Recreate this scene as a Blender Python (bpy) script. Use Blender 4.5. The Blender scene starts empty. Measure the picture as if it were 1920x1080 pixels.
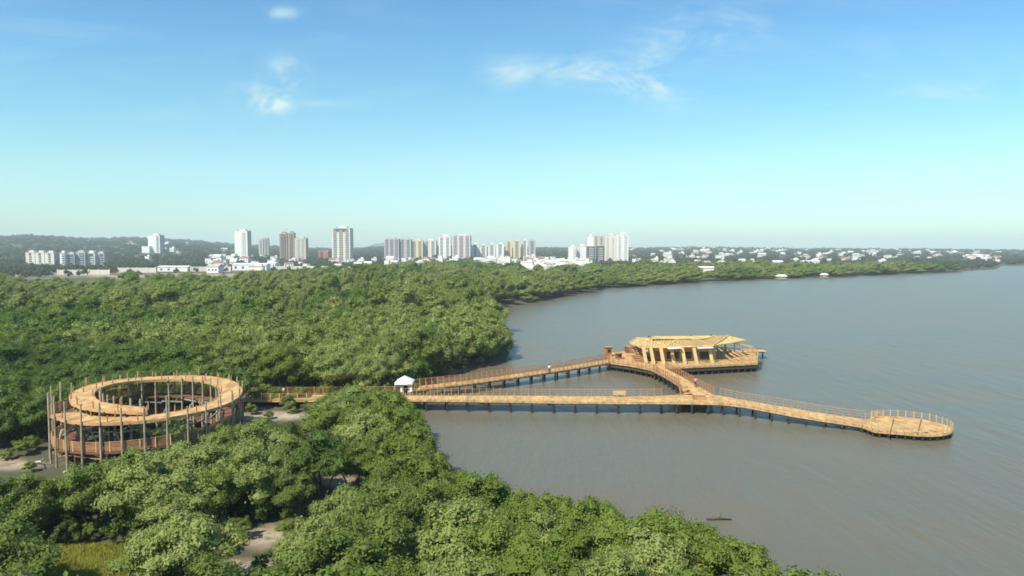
import bpy, math, random
import numpy as np
from mathutils import Vector, Matrix

# ------------------------------------------------------------------ camera, sky, sun, exposure
SC = bpy.context.scene
COL = SC.collection
H = 25.0                     # camera height above the lagoon
F = 1280.0                   # focal length in pixels of a 1920 px wide frame
PITCH = math.atan(74.0 / F)
cam_d = bpy.data.cameras.new("camera")
cam_d.sensor_width = 36.0
cam_d.lens = 36.0 * F / 1920.0
cam_d.clip_start = 0.5
cam_d.clip_end = 40000.0
cam = bpy.data.objects.new("camera", cam_d)
COL.objects.link(cam)
cam.location = (0, 0, H)
cam.rotation_euler = (math.radians(90) - PITCH, 0, 0)
SC.camera = cam

SUN_EL, SUN_AZ = math.radians(49), math.radians(-142)   # azimuth from +Y, clockwise: behind and to the left
sun_dir = Vector((math.sin(SUN_AZ) * math.cos(SUN_EL), math.cos(SUN_AZ) * math.cos(SUN_EL), math.sin(SUN_EL)))
sl = bpy.data.lights.new("sun", "SUN")
sl.energy = 4.9
sl.angle = math.radians(0.53)
sl.color = (1.0, 0.945, 0.83)
sun = bpy.data.objects.new("sun", sl)
COL.objects.link(sun)
sun.rotation_euler = sun_dir.to_track_quat('Z', 'Y').to_euler()

SC.view_settings.view_transform = 'Standard'
SC.view_settings.look = 'None'
SC.view_settings.gamma = 1.0
SC.view_settings.exposure = 0.32
SC.cycles.max_bounces = 5
SC.cycles.diffuse_bounces = 2
SC.cycles.glossy_bounces = 2
SC.cycles.transmission_bounces = 2
SC.cycles.volume_bounces = 1
SC.cycles.transparent_max_bounces = 6
SC.cycles.caustics_reflective = False
SC.cycles.caustics_refractive = False
SC.cycles.use_denoising = True
SC.cycles.filter_width = 1.7

world = bpy.data.worlds.new("World")
SC.world = world
world.use_nodes = True


def build_world():
    nt = world.node_tree
    nt.nodes.clear()
    N, L = nt.nodes.new, nt.links.new
    out = N("ShaderNodeOutputWorld")
    bg = N("ShaderNodeBackground")
    bg.inputs[1].default_value = 0.118
    L(bg.outputs[0], out.inputs[0])
    sky = N("ShaderNodeTexSky")
    sky.sky_type = 'NISHITA'
    sky.sun_disc = False
    sky.sun_elevation = SUN_EL
    sky.sun_rotation = SUN_AZ
    sky.altitude = 0
    sky.air_density = 1.0
    sky.dust_density = 0.6
    sky.ozone_density = 1.6
    tint = N("ShaderNodeMix"); tint.data_type = 'RGBA'; tint.blend_type = 'MULTIPLY'
    tint.inputs[0].default_value = 1.0
    L(sky.outputs[0], tint.inputs[6])
    tint.inputs[7].default_value = SKY_TINT
    # wispy clouds: a thin layer, looked up by direction
    tc = N("ShaderNodeTexCoord")
    sep = N("ShaderNodeSeparateXYZ"); L(tc.outputs["Generated"], sep.inputs[0])

    def M(op, a, b=None, c=None, clamp=False):
        n = N("ShaderNodeMath"); n.operation = op; n.use_clamp = clamp
        for i, v in enumerate((a, b, c)):
            if v is None: continue
            if isinstance(v, (int, float)): n.inputs[i].default_value = v
            else: L(v, n.inputs[i])
        return n.outputs[0]
    ysafe = M('MAXIMUM', sep.outputs[1], 0.02)
    u = M('DIVIDE', sep.outputs[0], ysafe)
    v = M('DIVIDE', sep.outputs[2], ysafe)
    comb = N("ShaderNodeCombineXYZ"); L(u, comb.inputs[0]); L(v, comb.inputs[1])

    def noise(sx, sy, rot, scale, detail, rough, dist, off):
        mp = N("ShaderNodeMapping"); L(comb.outputs[0], mp.inputs[0])
        mp.inputs["Scale"].default_value = (sx, sy, 1); mp.inputs["Rotation"].default_value = (0, 0, rot)
        mp.inputs["Location"].default_value = (off, off * .7, off * .3)
        n = N("ShaderNodeTexNoise"); L(mp.outputs[0], n.inputs[0])
        n.inputs["Scale"].default_value = scale; n.inputs["Detail"].default_value = detail
        n.inputs["Roughness"].default_value = rough; n.inputs["Distortion"].default_value = dist
        return n.outputs[0]

    def ramp(x, a, b):
        n = N("ShaderNodeMapRange"); n.interpolation_type = 'SMOOTHSTEP'
        L(x, n.inputs[0]); n.inputs[1].default_value = a; n.inputs[2].default_value = b
        return n.outputs[0]
    wisp = ramp(noise(1, 2.6, 0.12, 9, 7, 0.6, 0.6, 3.1), 0.40, 0.78)
    puff = ramp(noise(1, 1.3, 0, 22, 5, 0.55, 0.3, 7.7), 0.36, 0.66)
    veil = ramp(noise(1, 5.0, 0.1, 3.2, 5, 0.6, 0.8, 1.3), 0.42, 0.85)
    total = M('MULTIPLY', veil, 0.16)
    # (px, py, half width, half height, strength, kind, slope)
    for (px, py, sx, sy, k, kind, sl_) in (
            (1120, 148, 120, 24, 1.0, 0, -0.10), (1200, 168, 62, 20, 1.0, 0, -0.25), (950, 140, 40, 24, .8, 0, 0),
            (1290, 85, 125, 52, 0.6, 0, 0.22), (1290, 118, 90, 8, .45, 0, -.06), (1850, 172, 140, 16, .7, 0, 0.06),
            (542, 147, 28, 22, .95, 1, 0), (500, 180, 44, 20, .6, 1, 0), (515, 205, 28, 16, .9, 1, 0),
            (560, 200, 60, 6, .35, 1, 0), (535, 36, 34, 9, .55, 1, 0), (650, 205, 130, 8, .22, 0, 0), (1330, 214, 90, 8, .22, 0, 0)):
        u0, v0 = (px - 960) / F, (468 - py) / F
        du = M('SUBTRACT', u, u0)
        dv = M('SUBTRACT', M('SUBTRACT', v, v0), M('MULTIPLY', du, sl_))
        a = M('POWER', M('ABSOLUTE', M('DIVIDE', du, sx / F)), 2.0)
        b = M('POWER', M('ABSOLUTE', M('DIVIDE', dv, sy / F)), 2.0)
        g = M('EXPONENT', M('MULTIPLY', M('ADD', a, b), -0.8))
        g = M('MULTIPLY', M('MULTIPLY', g, k), puff if kind else wisp)
        total = M('ADD', total, g)
    front = M('GREATER_THAN', sep.outputs[1], 0.05)
    total = M('MULTIPLY', total, front, clamp=True)
    mix = N("ShaderNodeMix"); mix.data_type = 'RGBA'
    cr = N("ShaderNodeValToRGB"); L(v, cr.inputs[0])
    el = cr.color_ramp.elements
    el[0].position = 0.02; el[0].color = (.86, .99, 1.05, 1)
    el[1].position = 0.40; el[1].color = (.68, 0.98, 1.24, 1)
    for ps, cc in ((.053, (.87, 1.00, 1.08, 1)), (.131, (.95, 1.10, 1.10, 1)), (.209, (.83, 1.10, 1.14, 1)), (.30, (.76, 1.07, 1.23, 1))):
        e_ = el.new(ps); e_.color = cc
    grade = N("ShaderNodeMix"); grade.data_type = 'RGBA'; grade.blend_type = 'MULTIPLY'; grade.inputs[0].default_value = 1.0
    L(tint.outputs[2], grade.inputs[6]); L(cr.outputs[0], grade.inputs[7])
    L(total, mix.inputs[0]); L(grade.outputs[2], mix.inputs[6])
    mix.inputs[7].default_value = (4.9, 6.3, 6.3, 1)
    L(mix.outputs[2], bg.inputs[0])


SKY_TINT = (0.95, 1.10, 1.02, 1)
build_world()

# ------------------------------------------------------------------ helpers
cP, sP = math.cos(PITCH), math.sin(PITCH)


def ray(px, py):
    a, b = (px - 960) / F, (540 - py) / F
    return Vector((a, cP + b * sP, -sP + b * cP))


def W(px, py, z=0.0):
    d = ray(px, py)
    t = (z - H) / d.z
    return Vector((d.x * t, d.y * t, z))


def at_depth(px, py, y):
    d = ray(px, py)
    t = y / d.y
    return Vector((d.x * t, y, H + d.z * t))


def proj(x, y, z):
    dz = z - H
    f = y * cP - dz * sP
    if f < 0.1: return (-9999, -9999)
    return (960 + F * x / f, 540 - F * (y * sP + dz * cP) / f)


def interp(tab, x):
    return float(np.interp(x, [t[0] for t in tab], [t[1] for t in tab]))


def tag(o, label=None, cat=None, group=None, kind=None):
    if label: o["label"] = label
    if cat: o["category"] = cat
    if group: o["group"] = group
    if kind: o["kind"] = kind
    return o


def empty(name, loc=(0, 0, 0), rz=0.0):
    o = bpy.data.objects.new(name, None)
    COL.objects.link(o)
    o.location = loc
    o.rotation_euler = (0, 0, rz)
    o.empty_display_size = 0.5
    return o


class MB:
    def __init__(self):
        self.v, self.f = [], []

    def add(self, vs, fs):
        n = len(self.v)
        self.v += [tuple(v) for v in vs]
        self.f += [tuple(i + n for i in f) for f in fs]
        return self

    def box(self, c, s, rz=0.0):
        x, y, z = s[0] / 2, s[1] / 2, s[2] / 2
        cr, sr = math.cos(rz), math.sin(rz)
        vs = [(c[0] + a * x * cr - b * y * sr, c[1] + a * x * sr + b * y * cr, c[2] + k * z)
              for k in (-1, 1) for a, b in ((-1, -1), (1, -1), (1, 1), (-1, 1))]
        return self.add(vs, [(3, 2, 1, 0), (4, 5, 6, 7), (0, 1, 5, 4), (1, 2, 6, 5), (2, 3, 7, 6), (3, 0, 4, 7)])

    def beam(self, p, q, w, h):
        p, q = Vector(p), Vector(q)
        d = (q - p).normalized()
        up = Vector((0, 0, 1)) if abs(d.z) < 0.95 else Vector((1, 0, 0))
        s = d.cross(up).normalized() * (w / 2)
        u = s.cross(d).normalized() * (h / 2)
        vs = [p - s - u, p + s - u, p + s + u, p - s + u, q - s - u, q + s - u, q + s + u, q - s + u]
        return self.add(vs, [(0, 1, 2, 3), (7, 6, 5, 4), (0, 4, 5, 1), (1, 5, 6, 2), (2, 6, 7, 3), (3, 7, 4, 0)])

    def tube(self, pts, rad, n=7, cap=True):
        pts = [Vector(p) for p in pts]
        base = len(self.v)
        for i, p in enumerate(pts):
            d = (pts[min(i + 1, len(pts) - 1)] - pts[max(i - 1, 0)]).normalized()
            a = d.orthogonal().normalized() if abs(d.z) < .9 else (Vector((1, 0, 0)) - d * d.x).normalized()
            b = d.cross(a)
            r = rad[i] if hasattr(rad, '__len__') else rad
            for k in range(n):
                t = 2 * math.pi * k / n
                self.v.append(tuple(p + (a * math.cos(t) + b * math.sin(t)) * r))
        for i in range(len(pts) - 1):
            for k in range(n):
                a0, a1 = base + i * n + k, base + i * n + (k + 1) % n
                self.f.append((a0, a1, a1 + n, a0 + n))
        if cap:
            self.f.append(tuple(base + k for k in range(n))[::-1])
            e = base + (len(pts) - 1) * n
            self.f.append(tuple(e + k for k in range(n)))
        return self

    def slab(self, poly, ztop, zbot):
        """poly: list of (x, y); ztop/zbot numbers. Counter-clockwise enforced."""
        ar = sum(poly[i][0] * poly[(i + 1) % len(poly)][1] - poly[(i + 1) % len(poly)][0] * poly[i][1] for i in range(len(poly)))
        if ar < 0: poly = poly[::-1]
        n = len(poly)
        vs = [(p[0], p[1], ztop) for p in poly] + [(p[0], p[1], zbot) for p in poly]
        fs = [tuple(range(n)), tuple(range(2 * n - 1, n - 1, -1))]
        fs += [(i, i + n, (i + 1) % n + n, (i + 1) % n) for i in range(n)]
        return self.add(vs, fs)

    def build(self, name, mat, parent=None, smooth=False):
        me = bpy.data.meshes.new(name)
        me.from_pydata(self.v, [], self.f)
        me.validate()
        o = bpy.data.objects.new(name, me)
        if mat is not None:
            for m in (mat if isinstance(mat, (list, tuple)) else [mat]): me.materials.append(m)
        if smooth: me.shade_smooth()
        COL.objects.link(o)
        if parent is not None:
            o.parent = parent
            o.matrix_parent_inverse = Matrix.Identity(4)
        return o


def copy_tree(o, parent=None, coll=None):
    c = o.copy()
    COL.objects.link(c)
    c.parent = parent
    for ch in o.children: copy_tree(ch, c)
    return c


# ------------------------------------------------------------------ materials
def mat(name, color, rough=0.8, var=0.0, scale=1.0, color2=None, bump=0.0, spec=0.3, coord="Object", metallic=0.0, stripe=None):
    m = bpy.data.materials.new(name)
    m.use_nodes = True
    nt = m.node_tree
    N, L = nt.nodes.new, nt.links.new
    b = nt.nodes["Principled BSDF"]
    b.inputs["Roughness"].default_value = rough
    b.inputs["Specular IOR Level"].default_value = spec
    b.inputs["Metallic"].default_value = metallic
    c = tuple(color) + (1,)
    if var or color2:
        tc = N("ShaderNodeTexCoord")
        if coord == "World":
            g = N("ShaderNodeNewGeometry"); src = g.outputs["Position"]
        else:
            src = tc.outputs[coord]
        n = N("ShaderNodeTexNoise"); L(src, n.inputs[0])
        n.inputs["Scale"].default_value = scale; n.inputs["Detail"].default_value = 6
        n.inputs["Roughness"].default_value = 0.62
        mr = N("ShaderNodeMapRange"); L(n.outputs[0], mr.inputs[0])
        mr.inputs[1].default_value = 0.3; mr.inputs[2].default_value = 0.7
        mx = N("ShaderNodeMix"); mx.data_type = 'RGBA'
        L(mr.outputs[0], mx.inputs[0])
        c2 = tuple(color2) + (1,) if color2 else tuple(min(1, x * (1 + var)) for x in color) + (1,)
        mx.inputs[6].default_value = tuple(x * (1 - var) for x in color) + (1,)
        mx.inputs[7].default_value = c2
        res = mx.outputs[2]
        if stripe:                              # boards: a per-board tone across one direction
            mp = N("ShaderNodeMapping"); L(src, mp.inputs[0]); mp.inputs["Scale"].default_value = stripe[:3]
            wn = N("ShaderNodeTexNoise"); L(mp.outputs[0], wn.inputs[0]); wn.inputs["Scale"].default_value = 1.0
            wn.inputs["Detail"].default_value = 2
            m2 = N("ShaderNodeMapRange"); L(wn.outputs[0], m2.inputs[0]); m2.inputs[1].default_value = 0.3; m2.inputs[2].default_value = 0.7
            m2.inputs[3].default_value = 1 - stripe[3]; m2.inputs[4].default_value = 1 + stripe[3]
            hv = N("ShaderNodeHueSaturation"); L(res, hv.inputs["Color"]); L(m2.outputs[0], hv.inputs["Value"])
            res = hv.outputs[0]
        L(res, b.inputs["Base Color"])
        if bump:
            bp = N("ShaderNodeBump"); L(n.outputs[0], bp.inputs["Height"]); bp.inputs["Strength"].default_value = bump
            L(bp.outputs[0], b.inputs["Normal"])
    else:
        b.inputs["Base Color"].default_value = c
    return m


def leaf_mat(name, cols, patch=0.012, sat=1.05):
    """foliage: tone varies by tree (object random) and by stand (noise at the tree's own place) and a little by leaf"""
    m = bpy.data.materials.new(name)
    m.use_nodes = True
    nt = m.node_tree
    nt.nodes.clear()
    N, L = nt.nodes.new, nt.links.new
    out = N("ShaderNodeOutputMaterial")
    oi = N("ShaderNodeObjectInfo")
    geo = N("ShaderNodeNewGeometry")
    n = N("ShaderNodeTexNoise"); L(oi.outputs["Location"], n.inputs[0]); n.inputs["Scale"].default_value = patch; n.inputs["Detail"].default_value = 2
    n2 = N("ShaderNodeTexNoise"); L(geo.outputs["Position"], n2.inputs[0]); n2.inputs["Scale"].default_value = 0.55; n2.inputs["Detail"].default_value = 3
    a = N("ShaderNodeMath"); a.operation = 'MULTIPLY_ADD'; L(oi.outputs["Random"], a.inputs[0]); a.inputs[1].default_value = 0.40; a.inputs[2].default_value = -0.20
    b = N("ShaderNodeMath"); b.operation = 'ADD'; L(a.outputs[0], b.inputs[0])
    mr = N("ShaderNodeMapRange"); L(n.outputs[0], mr.inputs[0]); mr.inputs[1].default_value = .3; mr.inputs[2].default_value = .7
    L(mr.outputs[0], b.inputs[1])
    c = N("ShaderNodeMath"); c.operation = 'MULTIPLY_ADD'; L(n2.outputs[0], c.inputs[0]); c.inputs[1].default_value = 0.5; L(b.outputs[0], c.inputs[2])
    d = N("ShaderNodeMath"); d.operation = 'SUBTRACT'; L(c.outputs[0], d.inputs[0]); d.inputs[1].default_value = 0.25
    cr = N("ShaderNodeValToRGB"); L(d.outputs[0], cr.inputs[0])
    e = cr.color_ramp.elements
    k = len(cols)
    e[0].position = 0.0; e[0].color = cols[0] + (1,)
    e[1].position = 1.0; e[1].color = cols[-1] + (1,)
    for i in range(1, k - 1):
        x = e.new(i / (k - 1)); x.color = cols[i] + (1,)
    ri = N("ShaderNodeMapRange"); L(geo.outputs["Random Per Island"], ri.inputs[0]); ri.inputs[3].default_value = 0.84; ri.inputs[4].default_value = 1.38
    hv = N("ShaderNodeHueSaturation"); L(cr.outputs[0], hv.inputs["Color"]); L(ri.outputs[0], hv.inputs["Value"]); hv.inputs["Saturation"].default_value = sat
    df = N("ShaderNodeBsdfPrincipled"); L(hv.outputs[0], df.inputs["Base Color"]); df.inputs["Roughness"].default_value = 0.62; df.inputs["Specular IOR Level"].default_value = 0.12
    tr = N("ShaderNodeBsdfTranslucent"); L(hv.outputs[0], tr.inputs[0])
    mx = N("ShaderNodeMixShader"); mx.inputs[0].default_value = 0.40
    L(df.outputs[0], mx.inputs[1]); L(tr.outputs[0], mx.inputs[2]); L(mx.outputs[0], out.inputs[0])
    return m


M = {}
M['deck'] = mat('deck_timber', (0.54, 0.325, 0.13), .78, .3, .55, stripe=(1.6, .5, .2, .24))
M['deck_red'] = mat('red_timber', (0.40, 0.20, 0.085), .75, .25, .8, stripe=(1.0, 1.0, .2, .2))
M['rail'] = mat('rail_timber', (0.40, 0.21, 0.09), .75, .25, 1.5)
M['rail_pale'] = mat('pale_rail_timber', (0.58, 0.39, 0.18), .75, .2, 1.5)
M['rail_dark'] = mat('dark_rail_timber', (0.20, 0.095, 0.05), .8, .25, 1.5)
M['pile'] = mat('wet_pile', (0.045, 0.04, 0.035), .6, .3, 3)
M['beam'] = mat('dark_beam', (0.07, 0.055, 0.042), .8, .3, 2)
M['brace'] = mat('grey_brace', (0.35, 0.34, 0.31), .8, .2, 2)
M['pole'] = mat('weathered_pole', (0.38, 0.31, 0.20), .88, .35, .9)
M['fascia'] = mat('fascia_timber', (0.56, 0.30, 0.13), .75, .25, 1.2)
M['roof'] = mat('new_roof_boards', (0.66, 0.45, 0.16), .75, .28, .45, stripe=(1.8, .3, .3, .25))
M['column'] = mat('yellow_column', (0.66, 0.46, 0.20), .7, .12, 1)
M['wall'] = mat('tan_wall', (0.50, 0.35, 0.18), .8, .15, 1)
M['glass'] = mat('dark_glass', (0.03, 0.03, 0.035), .15, spec=.6)
M['white'] = mat('white_fabric', (0.82, 0.82, 0.80), .7, .04, 1)
M['offwhite'] = mat('offwhite_board', (0.72, 0.70, 0.66), .7, .1, 1)
M['blue'] = mat('blue_tarp', (0.05, 0.10, 0.42), .6, .2, 2)
M['bark'] = mat('bark', (0.14, 0.115, 0.085), .9, .3, 3)
M['bark_pale'] = mat('pale_bark', (0.32, 0.29, 0.24), .9, .25, 3)
M['drift'] = mat('driftwood', (0.50, 0.46, 0.39), .85, .2, 2)

# ------------------------------------------------------------------ the shape of the land
def WP(px, py, z=0.0):
    w = W(px, py, z); return (w.x, w.y)


ZC = 4.0
shore = [(120, -120), (60, -20), (42, 25)]
shore += [WP(px, py, ZC) for px, py in ((1490, 1095), (1430, 1055), (1365, 1015), (1310, 982), (1240, 975), (1100, 960), (970, 930), (875, 900), (848, 874), (818, 835), (792, 790))]
shore += [WP(px, py) for px, py in ((786, 778), (782, 758), (800, 722), (860, 697), (925, 684), (945, 678), (953, 662), (947, 640), (922, 615), (912, 592), (925, 579), (1000, 567),
                                    (1090, 549), (1150, 540), (1300, 530), (1450, 523), (1600, 518), (1740, 513), (1868, 505), (1880, 498.5), (2000, 496), (2700, 494))]
shore += [(9000, 1500), (9000, 14000), (-9000, 14000), (-9000, -120)]
SH = np.array(shore)


def shore_sd(P):
    """signed distance to the waterline, positive on land"""
    P = np.asarray(P, float)
    n = len(SH)
    dmin = np.full(len(P), 1e18)
    inside = np.zeros(len(P), bool)
    for i in range(n):
        a, b = SH[i], SH[(i + 1) % n]
        ab = b - a
        t = np.clip(((P - a) @ ab) / (ab @ ab), 0, 1)
        q = a + t[:, None] * ab
        dmin = np.minimum(dmin, ((P - q) ** 2).sum(1))
        cond = (a[1] > P[:, 1]) != (b[1] > P[:, 1])
        with np.errstate(divide='ignore', invalid='ignore'):
            xi = (b[0] - a[0]) * (P[:, 1] - a[1]) / (b[1] - a[1]) + a[0]
        inside ^= cond & (P[:, 0] < xi)
    d = np.sqrt(dmin)
    return np.where(inside, d, -d)


_rs = np.random.RandomState(5)
_wv = [(_rs.uniform(-1, 1, 2) * k, _rs.uniform(0, 6.28), 1 / k ** 0.9) for k in (1, 1.4, 2, 3, 4.3, 6, 8, 11, 15) for _ in range(3)]


def fnoise(x, y, s):
    r = 0
    for k, ph, a in _wv:
        r = r + a * np.sin(k[0] * x * s + k[1] * y * s + ph)
    return r / 4.0


SKYL = [(-900, 452), (-300, 450), (0, 449), (60, 446.5), (120, 449), (170, 451.5), (240, 450), (330, 452), (380, 455), (430, 459), (500, 462), (560, 464.5), (620, 467), (660, 467),
        (700, 464), (740, 463), (1000, 465), (1100, 465), (1200, 466), (1300, 465), (1450, 467), (1600, 467.5), (1750, 469), (1920, 471), (2600, 472)]


def land_z(x, y):
    x = np.asarray(x, float); y = np.asarray(y, float)
    d = np.hypot(x, y)
    yy = np.maximum(y, 1.0)
    px = 960 + F * x / yy
    px = np.where(y < 1, np.where(x < 0, -900, 2600), px)
    sk = np.interp(px, [t[0] for t in SKYL], [t[1] for t in SKYL])
    D = 3600.0
    ztop = H - (sk + 3 - 466) * D / F
    t = np.clip((d - 1000) / (D - 1000), 0, 1)
    s = t * t * (3 - 2 * t)
    z = 0.5 + (ztop - 0.5) * s
    z = z + fnoise(x, y, 0.006) * 5.0 * s
    far = np.clip((d - D) / 3000, 0, 1)
    z = z * (1 - 0.5 * far) + fnoise(x, y, 0.25) * 0.10
    return z


def ground_z(x, y):
    x = np.atleast_1d(np.asarray(x, float)); y = np.atleast_1d(np.asarray(y, float))
    sd = shore_sd(np.stack([x, y], 1)) + fnoise(x, y, 0.35) * 1.0
    z = land_z(x, y)
    k = np.clip(sd * 0.16, -1.6, 1.0)
    return np.where(k > 0, 0.02 + (z - 0.02) * k, k)


# clearings and bare ground, as circles on the ground: x, y, rx, ry
def spot(px, py, rx, ry, z=.5):
    w = W(px, py, z); return (w.x, w.y, rx, ry)


SAND = [spot(15, 872, 5, 2.2), spot(520, 780, 7, 3.0), spot(480, 764, 4, 1.3), spot(638, 904, 2.2, 1.6), spot(600, 880, 2, 3), spot(498, 1006, 3.0, 2.3), spot(430, 1062, 2.5, 1.5), spot(880, 694, 9, 3.0), spot(560, 950, 1.6, 2.2)]
GRASS = [spot(150, 1056, 5.2, 2.6)]


def build_ground():
    az = np.concatenate([np.linspace(-180, -50, 30)[:-1], np.linspace(-50, 50, 380), np.linspace(50, 180, 30)[1:-1]])
    rr = np.concatenate([[0.5, 10, 20, 30], np.geomspace(38, 2000, 360), np.geomspace(2050, 7000, 50)])
    A, R = np.meshgrid(np.radians(az), rr)
    X, Y = R * np.sin(A), R * np.cos(A)
    Z = ground_z(X.ravel(), Y.ravel())
    na, nr = len(az), len(rr)
    vs = np.stack([X.ravel(), Y.ravel(), Z], 1)
    fs = []
    for i in range(nr - 1):
        for j in range(na):
            k = (j + 1) % na
            fs.append((i * na + j, i * na + k, (i + 1) * na + k, (i + 1) * na + j))
    fs.append(tuple(range(na))[::-1])
    me = bpy.data.meshes.new("ground")
    me.from_pydata(vs.tolist(), [], [f[::-1] for f in fs])
    me.shade_smooth()
    # soil type (sand = 1, grassy = 2) where the bare patches are: a property of the soil itself
    at = me.attributes.new("soil", 'FLOAT_COLOR', 'POINT')
    x, y = vs[:, 0], vs[:, 1]
    wob = 1 + 0.35 * fnoise(x, y, 0.9)
    s = np.zeros(len(vs)); g = np.zeros(len(vs))
    for (cx, cy, rx, ry) in SAND:
        s = np.maximum(s, np.clip(1.6 - np.hypot((x - cx) / (rx * wob), (y - cy) / (ry * wob)) * 1.3, 0, 1))
    for (cx, cy, rx, ry) in GRASS:
        g = np.maximum(g, np.clip(1.8 - np.hypot((x - cx) / rx, (y - cy) / ry) * 1.3, 0, 1))
    d = np.hypot(x, y)
    town = np.clip((d - 500) / 30, 0, 1) * (x < 60) * np.clip((1000 - d) / 60, 0, 1) * np.clip(fnoise(x, y, .02) * 2 + .9, 0, 1)
    s = np.maximum(s, town * 0.95)
    sdv = shore_sd(vs[:, :2])
    mud = np.clip(1 - np.abs(sdv - 1.0) / 4.0, 0, 1)
    c = np.stack([s, g, mud, np.ones(len(vs))], 1).astype(np.float32)
    at.data.foreach_set("color", c.ravel())
    m = bpy.data.materials.new("ground")
    m.use_nodes = True
    nt = m.node_tree; N, L = nt.nodes.new, nt.links.new
    b = nt.nodes["Principled BSDF"]; b.inputs["Roughness"].default_value = .9; b.inputs["Specular IOR Level"].default_value = .15
    geo = N("ShaderNodeNewGeometry")
    n = N("ShaderNodeTexNoise"); L(geo.outputs["Position"], n.inputs[0]); n.inputs["Scale"].default_value = .35; n.inputs["Detail"].default_value = 9; n.inputs["Roughness"].default_value = .65
    nb = N("ShaderNodeTexNoise"); L(geo.outputs["Position"], nb.inputs[0]); nb.inputs["Scale"].default_value = .012; nb.inputs["Detail"].default_value = 8; nb.inputs["Roughness"].default_value = .7
    at_ = N("ShaderNodeAttribute"); at_.attribute_name = "soil"
    sp = N("ShaderNodeSeparateColor"); L(at_.outputs["Color"], sp.inputs[0])

    def mixc(fac, a, bb):
        x = N("ShaderNodeMix"); x.data_type = 'RGBA'
        if isinstance(fac, float): x.inputs[0].default_value = fac
        else: L(fac, x.inputs[0])
        for i, v in ((6, a), (7, bb)):
            if isinstance(v, tuple): x.inputs[i].default_value = v + (1,)
            else: L(v, x.inputs[i])
        return x.outputs[2]

    def rng(x, a, bb):
        q = N("ShaderNodeMapRange"); L(x, q.inputs[0]); q.inputs[1].default_value = a; q.inputs[2].default_value = bb
        return q.outputs[0]
    scrub = mixc(rng(nb.outputs[0], .35, .65), (0.05, 0.062, 0.03), (0.11, 0.115, 0.06))
    scrub = mixc(rng(n.outputs[0], .35, .7), scrub, (0.10, 0.085, 0.055))
    mudc = mixc(rng(n.outputs[0], .3, .7), (0.09, 0.075, 0.05), (0.16, 0.13, 0.085))
    sand = mixc(rng(n.outputs[0], .32, .68), (0.26, 0.195, 0.125), (0.52, 0.42, 0.29))
    grass = mixc(rng(n.outputs[0], .3, .7), (0.19, 0.20, 0.045), (0.32, 0.30, 0.09))
    r1 = mixc(sp.outputs[2], scrub, mudc)
    nb2 = N("ShaderNodeTexNoise"); L(geo.outputs["Position"], nb2.inputs[0]); nb2.inputs["Scale"].default_value = 1.1; nb2.inputs["Detail"].default_value = 7; nb2.inputs["Roughness"].default_value = .7
    mm = N("ShaderNodeMath"); mm.operation = 'MULTIPLY'; L(sp.outputs[0], mm.inputs[0]); L(rng(nb2.outputs[0], .30, .50), mm.inputs[1])
    r2 = mixc(sp.outputs[0], r1, (0.13, 0.095, 0.06))
    r2 = mixc(mm.outputs[0], r2, sand)
    r3 = mixc(sp.outputs[1], r2, grass)
    L(r3, b.inputs["Base Color"])
    bp = N("ShaderNodeBump"); L(n.outputs[0], bp.inputs["Height"]); bp.inputs["Strength"].default_value = .5; bp.inputs["Distance"].default_value = .4
    L(bp.outputs[0], b.inputs["Normal"])
    me.materials.append(m)
    o = bpy.data.objects.new("ground", me)
    COL.objects.link(o)
    tag(o, "muddy and sandy ground of the mangrove shore and the far town", kind="structure")


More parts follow.
